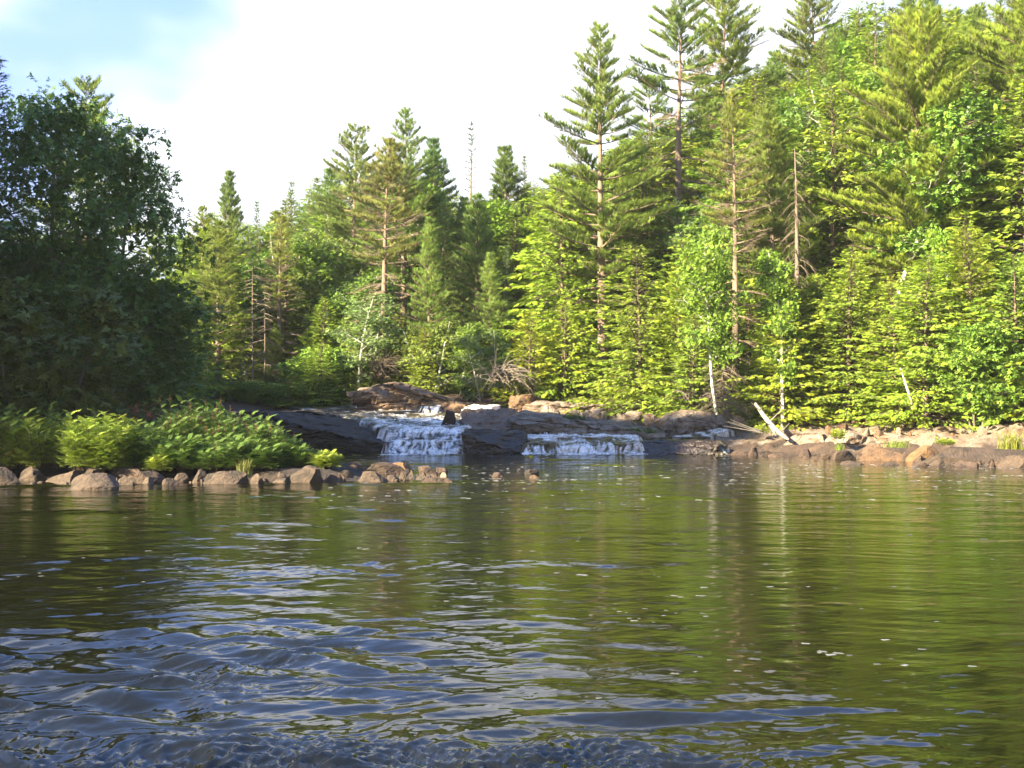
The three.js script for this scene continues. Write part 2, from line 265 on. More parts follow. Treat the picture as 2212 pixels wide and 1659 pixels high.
// ---------------------------------------------------------------- falls: each a sheet of water with thickness of its own waves, plus thrown froth
function cascade(name, label, rows, nu, nv, o) {
  // rows: [z, xl, xr, y, white, bumpy] from the top of the fall to its foot
  const r = rng(o.seed), pos = [], col = [], idx = [], froth = [], q = o.seed * 3.1, dist = [0]; for (let k = 1; k < rows.length; k++) dist[k] = dist[k - 1] + Math.hypot(rows[k][0] - rows[k - 1][0], rows[k][3] - rows[k - 1][3]);
  for (let j = 0; j <= nv; j++) {
    const t = j / nv * (rows.length - 1), k = Math.min(rows.length - 2, Math.floor(t)), f = t - k, A = rows[k], B = rows[k + 1], e = (i) => lerp(A[i], B[i], f);
    for (let i = 0; i <= nu; i++) {
      const u = i / nu, side = Math.sin(u * Math.PI) ** 0.5, ragged = (fbm2(t * 2.1 + q, u > 0.5 ? 5 : 1, 3)) * 0.35;
      let x = lerp(e(1), e(2), u) + (u < 0.06 || u > 0.94 ? ragged : 0), z = e(0) + (o.wavy ?? 0.5) * fbm2(x * 0.7 + q, t * 0.25, 3), y = e(3);
      const bp = e(5), run = Math.hypot(B[0] - A[0], B[3] - A[3]), steep = clamp(Math.abs(B[3] - A[3]) / run * 1.6), s = dist[k] + f * run;
      const wh = clamp(e(4) + 0.35 * n2(x * 0.55 + q, s * 0.4));
      const streak = fbm2(x * 4.2 + 0.4 * n2(x * 1.5, s) + q, s * 0.45, 4), crest = fbm2(x * 0.9 + q, s * 2.4 + 0.6 * n2(x * 1.2, s), 4), cl = fbm2(x * 0.8 + q, s * 0.9 + 4, 3), fine = fbm2(x * 8, s * 8 + q, 3);
      const flow = lerp(crest, streak, steep);
      y += bp * (0.12 * cl + 0.1 * flow + 0.05 * fine) * (0.3 + 0.7 * side) - 0.45 * (1 - sstep(0, 0.05, Math.min(u, 1 - u)));
      z += bp * 0.16 * streak * steep;
      const w = sstep(0.9 - wh * 0.95, 1.6 - wh * 0.95, 0.5 + 1.1 * flow + 0.45 * cl + 0.25 * fine), amber = o.amber ?? 0.3;
      pos.push(x, y, z); col.push(lerp(0.03 + 0.07 * amber, 0.84, w), lerp(0.03 + 0.04 * amber, 0.77, w), lerp(0.028, 0.69, w));
      if (w > 0.55 && bp > 0.35 && r() < o.froth) froth.push([x, y, z, bp]);
    }
  }
  for (let j = 0; j < nv; j++) for (let i = 0; i < nu; i++) { const a = j * (nu + 1) + i, b = a + nu + 1; idx.push(a, b, a + 1, b, b + 1, a + 1); }
  const g = new THREE.BufferGeometry(); g.setAttribute('position', new THREE.Float32BufferAttribute(pos, 3)); g.setAttribute('color', new THREE.Float32BufferAttribute(col, 3)); g.setIndex(idx); g.computeVertexNormals();
  const T = new THREE.Group(); part('water_sheet', g, M.fall, T);
  if (froth.length) {
    const ball = new THREE.IcosahedronGeometry(1, 1), bp = ball.attributes.position; for (let i = 0; i < bp.count; i++) { const x = bp.getX(i), y = bp.getY(i), z = bp.getZ(i), k2 = 1 + 0.55 * n3(x * 1.7, y * 1.7, z * 1.7); bp.setXYZ(i, x * k2, y * k2, z * k2); } ball.computeVertexNormals();
    const im = new THREE.InstancedMesh(ball, M.foam, froth.length), m = new THREE.Matrix4(), e = new THREE.Euler(), qq = new THREE.Quaternion();
    froth.forEach(([x, y, z, b], i) => { const s = 0.009 + 0.02 * r() * r(); im.setMatrixAt(i, m.compose(new THREE.Vector3(x + (r() - 0.5) * 0.06, y + 0.09 * r() ** 3 * b, z + (r() - 0.3) * 0.1), qq.setFromEuler(e.set(r() * 6, r() * 6, r() * 6)), new THREE.Vector3(s * (1 + r()), s, s * (1 + r())))); });
    im.name = 'froth'; im.userData.kind = 'stuff'; T.add(im);
  }
  add(name, T, label, 'waterfall', null);
}
cascade('waterfall', 'broad white cascade tumbling in steps between the long dark ledge and the middle black block', [
  [-61, -13.5, -9.5, 1.95, 0.25, 0.3], [-57, -11.5, -5, 1.72, 0.25, 0.4], [-53.5, -9.5, -1.5, 1.5, 0.3, 0.5], [-50.5, -8, -1.2, 1.36, 0.38, 0.6], [-48.4, -6.8, -1.2, 1.22, 0.8, 1], [-47.2, -6.3, -1.4, 1.06, 0.55, 0.8], [-46, -5.8, -1.8, 1.0, 0.62, 0.8], [-45.2, -5.5, -1.9, 0.94, 0.95, 0.9], [-44.7, -5.3, -2.0, 0.72, 0.5, 0.6], [-44.3, -5.25, -2.05, 0.56, 0.6, 0.7], [-43.7, -5.2, -2.1, 0.48, 0.95, 1], [-43.1, -5.2, -2.1, 0.2, 0.85, 0.9], [-42.6, -5.2, -2.1, 0.02, 1, 0.8], [-42.0, -5.3, -1.9, -0.02, 0.9, 0.5], [-41.5, -5.2, -2.0, -0.06, 0.6, 0.2]], 150, 300, { seed: 3, froth: 0.08 });
cascade('waterfall', 'wide low cascade of churning white water right of the middle black block', [
  [-46.6, 0.5, 5.2, 0.72, 0.2, 0.3], [-45.4, 0.45, 5.4, 0.68, 0.6, 0.7], [-44.5, 0.45, 5.6, 0.66, 1, 1], [-44.0, 0.45, 5.5, 0.56, 0.5, 0.9], [-43.5, 0.45, 5.4, 0.47, 0.3, 0.9], [-43.0, 0.45, 5.35, 0.42, 0.35, 0.8], [-42.75, 0.45, 5.3, 0.3, 0.7, 0.7], [-42.4, 0.4, 5.3, 0.06, 0.95, 0.8], [-41.9, 0.3, 5.5, 0, 0.95, 0.5], [-41.3, 0.2, 5.9, -0.06, 0.6, 0.2]], 170, 220, { seed: 5, froth: 0.08, amber: 1 });
cascade('waterfall', 'thin wall of falling water in the notch of the sunlit pink outcrop', [[-56, -5.0, -3.6, 2.0, 0.3, 0.2], [-55, -4.9, -3.7, 1.9, 0.5, 0.3], [-54.6, -4.85, -3.75, 1.55, 0.7, 0.3], [-54.3, -4.9, -3.7, 1.25, 0.9, 0.5], [-53.6, -5.1, -3.5, 1.1, 0.4, 0.3]], 60, 60, { seed: 7, froth: 0.06 });
cascade('waterfall', 'small bright fall spilling between brown ledges behind the middle black block', [[-55, -2.2, -0.6, 2.0, 0.6, 0.4], [-53.6, -2.4, -0.9, 1.85, 0.9, 0.8], [-53, -2.6, -1.2, 1.5, 0.95, 0.9], [-52.5, -2.9, -1.4, 1.2, 1, 0.9], [-51.5, -3.4, -1.4, 1.1, 0.5, 0.5]], 70, 70, { seed: 9, froth: 0.085 });
cascade('waterfall', 'far little fall fanning over the rim at the upper left of the rapids', [[-63, -12.8, -10.6, 2.25, 0.3, 0.2], [-61.6, -12.9, -10.6, 2.12, 0.8, 0.5], [-60.8, -13.2, -10.6, 1.78, 0.85, 0.5], [-60, -13.6, -10.2, 1.66, 0.5, 0.3]], 80, 60, { seed: 11, froth: 0.08 });
cascade('waterfall', 'far white chute beside the fanned fall at the upper rapids', [[-62.5, -10.1, -8.4, 2.15, 0.4, 0.3], [-61.4, -10.1, -8.4, 2.02, 0.9, 0.7], [-60.4, -10.2, -8.2, 1.72, 1, 0.8], [-59.4, -10.4, -7.6, 1.62, 0.5, 0.4]], 60, 50, { seed: 13, froth: 0.085 });
cascade('waterfall', 'narrow trickle sliding off the right end of the low dark block', [[-43.6, 8.1, 8.6, 0.52, -0.3, 0.12], [-42.7, 8.15, 8.65, 0.38, -0.15, 0.12], [-42.4, 8.15, 8.65, 0.12, -0.05, 0.15], [-42.2, 8.1, 8.7, -0.02, -0.1, 0.1], [-42.0, 8.0, 8.7, -0.12, -0.3, 0.1]], 40, 50, { seed: 15, froth: 0.08 });
cascade('waterfall', 'patch of white water running down the crease behind the low dark block', [[-46.6, 9.0, 9.8, 0.95, 0.3, 0.3], [-46, 8.3, 9.4, 0.84, 0.6, 0.4], [-45.4, 7.3, 8.7, 0.7, 0.6, 0.4], [-44.8, 6.4, 7.7, 0.6, 0.3, 0.2]], 50, 40, { seed: 17, froth: 0.08 });


// ---------------------------------------------------------------- ledges and blocks of the falls
function rock(name, label, cat, o, group) {                   // o: x, z (middle), y (foot), turn and the shape
  const m = new THREE.Mesh(rockGeo(o), o.wet ? M.wetRock : M.rock); m.position.set(o.x, o.y ?? -0.15, o.z); m.rotation.y = o.turn ?? 0;
  return add(name, m, label, cat, group);
}
const slope = (fx, fz, h) => (v) => { v[1] *= clamp(1 + v[0] * fx + v[2] * fz, 0.15, 2); };
const step3 = (amp, sc) => (v, q) => { v[1] += amp * fbm3(v[0] * sc + q, v[1] * sc * 3, v[2] * sc, 3); v[2] += amp * 0.8 * fbm3(v[0] * sc * 0.5, v[1] * sc * 3 + q, v[2] * sc, 3); };
const both = (...f) => (v, q) => f.forEach((g) => g(v, q));
rock('rock_ledge', 'long dark ledge with a sheer black face left of the white cascade', 'rock ledge', { x: -8.6, z: -47.4, w: 7.6, h: 1.62, d: 6.6, n: 83, crack: 1, k: 7, cuts: 3, rough: 0.07, seed: 2, pal: 'dark', bend: both(slope(-0.055, -0.03), step3(0.14, 0.7)), y: -0.2 });
rock('rock_ledge', 'flat dark slab behind the shrubs, running back towards the far little falls', 'rock ledge', { x: -12.2, z: -54, w: 7.5, h: 1.4, d: 11, n: 64, crack: 1, k: 7, cuts: 2, rough: 0.05, seed: 3, pal: 'dark', bend: step3(0.12, 0.6), y: 0.25 });
rock('rock_block', 'squat black wet block splitting the falls in two', 'rock', { x: -0.78, z: -43.6, w: 2.75, h: 1.12, d: 2.5, n: 57, crack: 1, k: 7, cuts: 5, rough: 0.06, seed: 14, pal: 'dark', wet: 1, bend: both(slope(-0.06, -0.04), step3(0.09, 1.1)), y: -0.15 });
rock('rock_block', 'low blue-black block under a film of water right of the wide cascade', 'rock', { x: 6.75, z: -43.1, w: 3.1, h: 0.72, d: 2.2, n: 57, crack: 1, k: 7, cuts: 3, rough: 0.05, seed: 25, pal: 'dark', wet: 1, bend: step3(0.06, 1), y: -0.15 });
rock('rock', 'small dark three-cornered rock poking out above the white cascade', 'rock', { x: -2.95, z: -47, w: 0.85, h: 0.75, d: 0.8, n: 12, k: 3, cuts: 5, rough: 0.1, seed: 46, pal: 'dark', bend: (v) => { v[0] += v[1] * 0.35; v[0] *= 1 - v[1] * 0.6; }, y: 1.0 });
rock('rock_ledge', 'dark brown layered ledge right behind the middle black block', 'rock ledge', { x: -0.1, z: -48.0, w: 4.4, h: 1.3, d: 3.6, n: 68, crack: 1, k: 6, cuts: 4, rough: 0.08, seed: 17, pal: 'pink', bend: both(slope(0.02, -0.03), step3(0.16, 0.9)), y: 0.5 });
rock('rock_ledge', 'long grey and brown ledge sloping down to the right above the wide cascade', 'rock ledge', { x: 4.2, z: -48.2, w: 8.4, h: 1.08, d: 5, n: 98, crack: 1, k: 6, cuts: 3, rough: 0.06, seed: 28, pal: 'grey', bend: both(slope(-0.085, -0.04), step3(0.16, 0.6)), y: 0.22 });
rock('rock_outcrop', 'domed pink granite outcrop with a sheer orange left face behind the rapids', 'rock outcrop', { x: -5.3, z: -59.2, w: 8.6, h: 1.95, d: 5, n: 83, crack: 1, k: 9, cuts: 2, rough: 0.09, seed: 31, pal: 'pink', bend: both((v) => { v[1] *= 0.78 + 0.34 * Math.exp(-((v[0] + 1.2) ** 2) / 3) - 0.08 * Math.max(0, v[0]); }, step3(0.2, 0.6)), y: 1.05 });
rock('rock_outcrop', 'long brown hump trailing right from the domed pink outcrop', 'rock outcrop', { x: -0.6, z: -58, w: 7, h: 1.5, d: 5, n: 76, crack: 1, k: 4, cuts: 4, rough: 0.07, seed: 33, pal: 'brown', bend: both(slope(-0.05, -0.02), step3(0.15, 0.6)), y: 1.0 });
rock('rock_outcrop', 'rounded brown buttress between the thin notch fall and the small bright fall', 'rock outcrop', { x: -3.1, z: -55.3, w: 1.7, h: 1.15, d: 2.2, n: 45, crack: 1, k: 4.5, cuts: 4, rough: 0.08, seed: 36, pal: 'orange', bend: step3(0.1, 1), y: 0.95 });
rock('rock_outcrop', 'orange-stained rock under the bleached dead brush', 'rock outcrop', { x: 0.5, z: -54, w: 2.6, h: 1.5, d: 2.4, n: 49, crack: 1, k: 3.4, cuts: 6, rough: 0.1, seed: 37, pal: 'orange', bend: step3(0.15, 0.9), y: 0.95 });
rock('rock_outcrop', 'pale cracked granite wall catching the sun below the overhanging hemlocks', 'rock outcrop', { x: 3.9, z: -53.2, w: 6.6, h: 1.25, d: 3, n: 83, crack: 1, k: 6, cuts: 4, rough: 0.07, seed: 39, pal: 'pale', bend: both(slope(-0.035, -0.05), step3(0.18, 0.8)), y: 0.75 });
rock('rock_outcrop', 'grey whaleback slab with an undercut brown front, right of the sloping ledge', 'rock outcrop', { x: 7.9, z: -48.2, w: 4.0, h: 1.35, d: 3, n: 68, crack: 1, k: 4, cuts: 4, rough: 0.07, seed: 42, pal: 'grey', bend: both((v) => { v[1] *= 0.75 + 0.3 * Math.exp(-((v[0] + 0.2) ** 2) / 1.6); }, step3(0.13, 0.9)), y: 0.45 });
// ---------------------------------------------------------------- stones of the bar on the left, from boxes measured in the photograph
const shapes = {};
function stone(name, label, cat, [x0, x1, yt, yb], d, o = {}, group) {
  d = d || waterD(yb); const w = (x1 - x0) / F * d, top = wy(yt, d), bot = Math.min(wy(yb, d), o.foot ?? 9), h = top - bot + 0.22;
  return rock(name, label, cat, { x: wx((x0 + x1) / 2, d), z: -d - (o.deep ?? 0.75) * w * 0.35, y: bot - 0.22, w: w * 1.06, h: h * (o.squash ?? 0.97), d: w * (o.deep ?? 0.75), n: w > 1 ? 16 : w > 0.5 ? 12 : 8, k: (o.k ?? 3.4) + 1, cuts: (o.cuts ?? 6) + 4, rough: o.rough ?? 0.075, seed: o.seed ?? Math.round(x0 * 7 + yt), pal: o.pal ?? 'stone', bend: o.bend, turn: o.turn ?? 0, crease: o.crease ?? 0.42, wet: o.wet }, group);
}
{ // gravel under the stones
  const yb = (x, z) => { const q = z + 27.35 - 0.12 * (x + 9), a = sstep(0.2, -1.3, q) * sstep(-6.6, -4.2, q) * sstep(-2.4, -5.6, x); return lerp(-0.35, 0.3, a) + 0.05 * fbm2(x * 3, z * 3, 3); };
  add('gravel_bar', new THREE.Mesh(heightMesh(-22, -1, -35, -25, 0.12, yb, (x, y, z) => rockColor('dark', x * 2, y, z * 2, 4)), M.soil), 'dark gravel bar beneath the shrubs and stones on the left', 'gravel bar', null, 'structure');
}
const S = 'boulder';
stone(S, 'rounded pair-topped boulder at the left end of the stone bar', 'boulder', [-30, 44, 1008, 1050], 26.4, { k: 2.6 });
stone(S, 'sun-speckled low boulder second along the back of the stone bar', 'boulder', [34, 98, 1006, 1034], 27.6, {});
stone(S, 'big tilted slab leaning down to the left on the stone bar', 'boulder', [82, 186, 1004, 1048], 26.8, { k: 5, cuts: 3, bend: (v) => { v[1] *= 0.72 + 0.34 * v[0]; }, deep: 0.7 });
stone(S, 'largest front boulder, broad dome standing in the water at the left', 'boulder', [145, 256, 1022, 1058], 0, { k: 2.4, cuts: 4 });
stone(S, 'flat-topped stone wedged behind the broad front boulder', 'boulder', [172, 226, 1011, 1034], 27.2, {});
stone(S, 'dark blocky boulder in the shrubs\' shade right of the broad front boulder', 'boulder', [222, 304, 1010, 1040], 27.4, { k: 4.5, pal: 'brown' });
stone(S, 'oval stone lying at the waterline right of the broad front boulder', 'boulder', [255, 300, 1029, 1052], 26.2, { k: 2.4, cuts: 2 });
stone(S, 'dark round stone between the oval stone and the square dark one', 'boulder', [300, 334, 1028, 1050], 26.3, { k: 2.3 });
stone(S, 'square dark boulder below the red flower spikes', 'boulder', [296, 362, 1016, 1048], 26.9, { k: 4.5, pal: 'brown' });
stone(S, 'sunlit buff stone peeping out at the back beneath the dark shrub', 'boulder', [260, 308, 1004, 1018], 28.2, { pal: 'pink' });
stone(S, 'egg-shaped stone at the waterline left of the split stone', 'boulder', [350, 392, 1031, 1048], 26.3, { k: 2.2, cuts: 2 });
stone(S, 'split pinkish stone above the egg-shaped one', 'boulder', [364, 402, 1021, 1041], 27.2, { cuts: 8 });
stone(S, 'leaning round-topped stone left of the ridge-backed boulder', 'boulder', [402, 452, 1012, 1041], 27, { bend: (v) => { v[0] += v[1] * 0.3; } });
stone(S, 'ridge-backed boulder lit on its left side beside the grass tuft', 'boulder', [442, 532, 1014, 1044], 26.6, { k: 2.4, cuts: 6, bend: (v) => { v[1] *= 1 - 0.1 * Math.abs(v[0] - 0.1); } });
stone(S, 'worn stone right of the grass tuft', 'boulder', [536, 574, 1019, 1043], 26.6, { k: 2.6 });
stone(S, 'flat sunlit stone with a square top left of the pointed boulder', 'boulder', [590, 630, 1018, 1034], 27.4, { k: 4 });
stone(S, 'low wide stone at the foot of the pointed boulder, on its left', 'boulder', [580, 640, 1029, 1043], 26.6, {});
stone(S, 'big pointed boulder with a shaded right flank in the middle of the bar', 'boulder', [612, 702, 1006, 1042], 26.8, { k: 2.3, cuts: 6, bend: (v) => { const t = v[1]; v[0] *= 1.12 - 0.42 * t; v[2] *= 1.1 - 0.4 * t; } });
stone(S, 'dark wedge in the shadow right of the pointed boulder', 'boulder', [694, 752, 1014, 1040], 27.2, { pal: 'brown', bend: (v) => { v[1] *= 0.8 - 0.35 * v[0]; } });
stone(S, 'square sunlit block right of the leafy shrub end', 'boulder', [720, 760, 1015, 1030], 28, { k: 5, cuts: 3 });
stone(S, 'long loaf-shaped boulder with warm flat front near the tip of the bar', 'boulder', [760, 850, 1018, 1039], 27.4, { k: 4, cuts: 4, deep: 0.5 });
stone(S, 'long dark back slab behind the loaf-shaped boulder', 'boulder', [728, 790, 997, 1018], 30.6, { pal: 'brown', k: 4 });
stone(S, 'long purplish slab farthest back at the tip of the bar', 'boulder', [786, 880, 999, 1022], 30.4, { pal: 'brown', k: 4, cuts: 3 });
stone(S, 'rusty hump rising behind the purplish slab', 'boulder', [838, 898, 995, 1014], 31.4, { pal: 'orange', k: 2.6 });
stone(S, 'peaked stone near the tip of the bar', 'boulder', [862, 892, 1010, 1028], 28.6, { k: 2.2, bend: (v) => { v[0] *= 1.1 - 0.8 * v[1]; } });
stone(S, 'rounded stone right of the peaked one', 'boulder', [898, 926, 1016, 1030], 28.2, { k: 2.3, cuts: 2 });
stone(S, 'dark lozenge behind the rounded stone', 'boulder', [901, 944, 1005, 1022], 29.8, { pal: 'brown' });
stone(S, 'outermost flat dark stone sitting alone in the water past the bar', 'boulder', [932, 968, 1008, 1017], 30.6, { pal: 'brown', k: 3 });
stone(S, 'white-footed pointed stone at the very tip of the bar', 'boulder', [949, 974, 1017, 1034], 0, { pal: 'pink', cuts: 7, bend: (v) => { v[0] *= 1.15 - 1.1 * v[1]; } });
stone(S, 'flat reddish plank-like stone awash at the tip of the bar', 'boulder', [903, 976, 1031, 1041], 0, { pal: 'brown', k: 6, cuts: 2, deep: 0.35 });
stone(S, 'low stone with a pale waterline in front of the peaked one', 'boulder', [824, 872, 1026, 1040], 27.6, {});
stone(S, 'small blocky stone left of the white-footed one', 'boulder', [920, 951, 1023, 1034], 28.2, { k: 4 });
stone(S, 'flat brick-red stone alone in midstream', 'boulder', [1060, 1092, 1019, 1030], 0, { pal: 'brown', k: 5, cuts: 3, deep: 0.6 });
stone(S, 'dark domed stone in midstream, taller of the touching pair', 'boulder', [1126, 1164, 1013, 1028], 30.2, { pal: 'dark', k: 2.4 });
stone(S, 'slanting low stone lying against the domed midstream one', 'boulder', [1136, 1174, 1021, 1033], 0, { pal: 'brown', k: 2.6, bend: (v) => { v[1] *= 0.9 - 0.5 * v[0]; } });
{ // small stones fitted between the boulders along the waterline and behind
  const r = rng(66);
  for (let i = 0; i < 150; i++) { const px = r() * 950 - 10, w = 8 + 26 * r() * r(), back = r(), yb = lerp(1051, 1036, px / 950) - back * 22 + (r() - 0.5) * 4; stone('stone', 'small brown stone packed among the boulders of the left bar', 'stone', [px, px + w, yb - w * (0.26 + 0.24 * r()), yb], lerp(26.2, 29.5, back) + px / 950 * 1.2, { seed: 900 + i, foot: 0.2, turn: r() * 2, pal: r() < 0.3 ? 'brown' : 'stone' }, 'small stones packed along the left bar'); }
}
// ---------------------------------------------------------------- rocks of the right bank
const R = 'bank_rock';
stone(R, 'rounded reddish boulder just right of the narrow trickle', 'boulder', [1570, 1627, 971, 990], 41.5, { pal: 'brown', k: 2.5, foot: 0 });
stone(R, 'dark leaning boulder next along from the rounded reddish one', 'boulder', [1640, 1680, 970, 989], 41, { pal: 'brown', cuts: 7, foot: 0 });
stone(R, 'smooth sausage-shaped boulder at the water on the right bank', 'boulder', [1665, 1720, 978, 993], 40.2, { pal: 'brown', k: 2.3, cuts: 2, foot: 0 });
stone(R, 'square-shouldered boulder above the sausage-shaped one', 'boulder', [1718, 1762, 970, 987], 41, { pal: 'brown', k: 4, foot: 0.1 });
stone(R, 'round knob of rock at the water below the square-shouldered boulder', 'boulder', [1728, 1756, 984, 997], 39, { pal: 'brown', k: 2.2, foot: 0 });
stone(R, 'low dark rock barely clear of the water at the right bank', 'boulder', [1668, 1702, 992, 1003], 37.5, { pal: 'brown', foot: 0 });
stone(R, 'plump stone in the cluster at the water right of the knob', 'boulder', [1754, 1776, 986, 1000], 38, { pal: 'brown', k: 2.4, foot: 0 });
stone(R, 'wedge-shaped boulder with a black shadowed end on the right bank', 'boulder', [1800, 1856, 973, 994], 38.5, { pal: 'stone', cuts: 6, foot: 0.1, bend: (v) => { v[1] *= 1 - 0.25 * v[0]; } });
stone(R, 'big orange-topped square block on the right bank', 'boulder', [1857, 1962, 960, 996], 37.8, { pal: 'orange', k: 4.2, cuts: 5, foot: 0.1 });
stone(R, 'tawny block with a rounded brow right of the orange-topped block', 'boulder', [1958, 2032, 961, 994], 37.2, { pal: 'orange', k: 3, foot: 0.1 });
stone(R, 'long smooth grey-brown slab running out of the picture at right', 'boulder', [2010, 2300, 962, 1004], 35.8, { pal: 'stone', k: 4, cuts: 3, foot: -0.05, deep: 0.4, rough: 0.05 });
stone(R, 'flat shelf of rock at the waterline below the orange-topped block', 'boulder', [1812, 1885, 992, 1006], 35.2, { pal: 'stone', k: 3.4, foot: 0 });
stone(R, 'long thin rock along the waterline at the right bank', 'boulder', [1876, 1962, 995, 1007], 34.8, { pal: 'stone', k: 3.4, foot: 0, deep: 0.4 });
stone(R, 'triangular rock at the waterline below the tawny block', 'boulder', [1962, 2008, 990, 1009], 34.6, { pal: 'brown', foot: 0 });
stone(R, 'broad gable-shaped rock at the waterline right of the triangular one', 'boulder', [1998, 2056, 992, 1009], 34.4, { pal: 'stone', foot: 0, bend: (v) => { v[1] *= 1.1 - 0.3 * Math.abs(v[0]); } });
stone(R, 'low rounded rock at the waterline in front of the long smooth slab', 'boulder', [2072, 2128, 994, 1009], 34, { pal: 'brown', foot: 0 });
stone(R, 'small dark horn of rock at the water on the far right', 'boulder', [2134, 2156, 990, 1007], 33.8, { pal: 'brown', cuts: 8, foot: 0 });
stone(R, 'steep split rock at the right edge of the picture', 'boulder', [2156, 2240, 982, 1009], 33.4, { pal: 'stone', cuts: 7, foot: 0 });
[[1700, 1800, 930, 957, 43.6], [1775, 1905, 926, 958, 42.8], [1880, 1985, 930, 960, 41.6], [1960, 2080, 934, 966, 40.6], [2060, 2200, 944, 972, 39.8], [2150, 2290, 950, 978, 38.6]].forEach(([x0, x1, yt, yb, d], i) => stone('rock_ledge', ['pale broken granite ledge nearest the bleached leaning log', 'pale granite ledge under the cedar trunks on the right bank', 'pale cracked ledge above the orange-topped block', 'pale layered ledge above the tawny block', 'buff ledge at the back of the long smooth slab', 'shaded buff ledge at the right edge of the picture'][i], 'rock ledge', [x0, x1, yt, yb], d, { seed: 2300 + i, pal: 'pale', k: 6, cuts: 7, crease: 0.4, deep: 0.6, rough: 0.06, bend: step3(0.16, 1.2) }));
{ const r = rng(67);
  for (let i = 0; i < 30; i++) { const px = 1590 + r() * 640, t = (px - 1590) / 640, yb = lerp(988, 1008, t) - r() * 14, w = 9 + r() * 20; stone('stone', 'small brown stone at the waterline of the right bank', 'stone', [px, px + w, yb - w * (0.3 + 0.3 * r()), yb], lerp(41.3, 33.5, t) + 0.5, { seed: 1300 + i, foot: 0.05, pal: 'brown' }, 'small stones along the right waterline'); }
  for (let i = 0; i < 30; i++) { const px = 1690 + r() * 530, t = (px - 1700) / 520, up = r(), d = lerp(44.5, 39.5, t) - up * 0.5 + r() * 1.4, w = 10 + 40 * r() ** 1.8, yb = lerp(946, 964, t) - up * 32; stone('crag_block', 'pale sunlit block of the broken granite band under the right-hand trees', 'rock', [px, px + w, yb - w * (0.22 + 0.2 * r()), yb], d, { seed: 1500 + i, pal: r() < 0.75 ? 'pale' : 'orange', k: 5, cuts: 6, crease: 0.4, deep: 0.9, turn: (r() - 0.5) * 0.8 }, 'broken pale granite blocks on the right bank'); }
  for (let i = 0; i < 34; i++) { const px = 1150 + r() * 450, t = (px - 1150) / 450, w = 12 + r() * 30, yb = lerp(893, 915, t) + (r() - 0.5) * 12; stone('crag_block', 'pale block lying on the sunlit ledge below the middle hemlocks', 'rock', [px, px + w, yb - w * 0.4, yb], lerp(51.5, 46, t), { seed: 1700 + i, pal: 'pale', k: 5, cuts: 6, crease: 0.4 }, 'pale blocks on the middle ledge'); }
}

// ---------------------------------------------------------------- trees: templates of foliage, then one builder per kind
const kite = (L, w, dx = 1, dy = 0, dz = 0, o = [0, 0, 0], fold = 0.1) => { // a narrow blade of two triangles from o along (dx, dy, dz)
  const X = V.norm([dx, dy, dz]), Z = V.norm(V.cross(X, Math.abs(X[1]) > 0.9 ? [1, 0, 0] : [0, 1, 0])), Y = V.cross(Z, X), m = V.add(V.add(o, X, L * 0.45), Y, -L * fold), t = V.add(o, X, L), a = V.add(m, Z, w / 2), b = V.add(m, Z, -w / 2);
  return [...o, ...a, ...t, ...o, ...t, ...b];
};
const spike = (L, w, D, o) => { const X = V.norm(D), Z = V.norm(V.cross(X, Math.abs(X[1]) > 0.9 ? [1, 0, 0] : [0, 1, 0])), t = V.add(o, X, L); return [...V.add(o, Z, w / 2), ...V.add(o, Z, -w / 2), ...t]; };
const tuftT = [0, 1, 2].map((v) => { const r = rng(200 + v); let a = []; for (let i = 0; i < 11; i++) { const an = r() * TAU, sp = 0.35 + r() * 0.75; a = a.concat(spike(0.8 + r() * 0.4, 0.115, [1, Math.sin(an) * sp + 0.25, Math.cos(an) * sp], [r() * 0.35, 0, 0])); } return a; });
const fanT = [0, 1, 2].map((v) => { const r = rng(300 + v); let a = kite(1, 0.16, 1, -0.15, 0); for (let i = 0; i < 6; i++) for (const s of [-1, 1]) { const t = 0.08 + i * 0.14 + r() * 0.06; a = a.concat(spike(0.5 * (1 - t * 0.65) * (0.7 + r() * 0.5), 0.13, [0.75, -0.18 - r() * 0.3, s * (0.7 + r() * 0.3)], [t, -t * 0.13, 0])); } return a; });
const brushT = [0, 1, 2].map((v) => { const r = rng(400 + v); let a = []; for (let i = 0; i < 13; i++) { const t = i / 13, an = r() * TAU; a = a.concat(spike(0.28 + r() * 0.14, 0.11, [0.9, Math.sin(an) * 0.8 + 0.1, Math.cos(an) * 0.8], [t * 0.8, 0, 0])); } return a; });
const sprigT = [0, 1, 2].map((v) => { const r = rng(500 + v); let a = []; for (let i = 0; i < 6; i++) { const s = i % 2 ? 1 : -1, t = i / 5; a = a.concat(kite(0.42 + r() * 0.16, 0.3 + r() * 0.08, 0.5 + r() * 0.4, (r() - 0.6) * 0.9, s * (0.35 + r() * 0.5), [t * 0.62, (r() - 0.5) * 0.12, 0], 0.06)); } return a; });
const jitterCol = (c, r, a) => { const k = 1 + (r() - 0.5) * a, w = 1 + (r() - 0.5) * a * 0.45; return [c[0] * k * w, c[1] * k, c[2] * k / w]; };
const barkCol = (c, q, sc = 3) => (p) => { const k = 0.8 + 0.5 * fbm3(p[0] * sc + q, p[1] * sc * 0.6, p[2] * sc, 3); return [c[0] * k, c[1] * k, c[2] * k]; };
function trunkPath(h, r, wander) { const n = 14, pts = [], a = r() * 6, b = r() * 6; for (let i = 0; i <= n; i++) { const t = i / n; pts.push([Math.sin(t * 2.2 + a) * wander * t * h - Math.sin(a) * wander * t * h * 0.6, t * h, Math.cos(t * 1.9 + b) * wander * t * h - Math.cos(b) * wander * t * h * 0.6]); } return pts; }
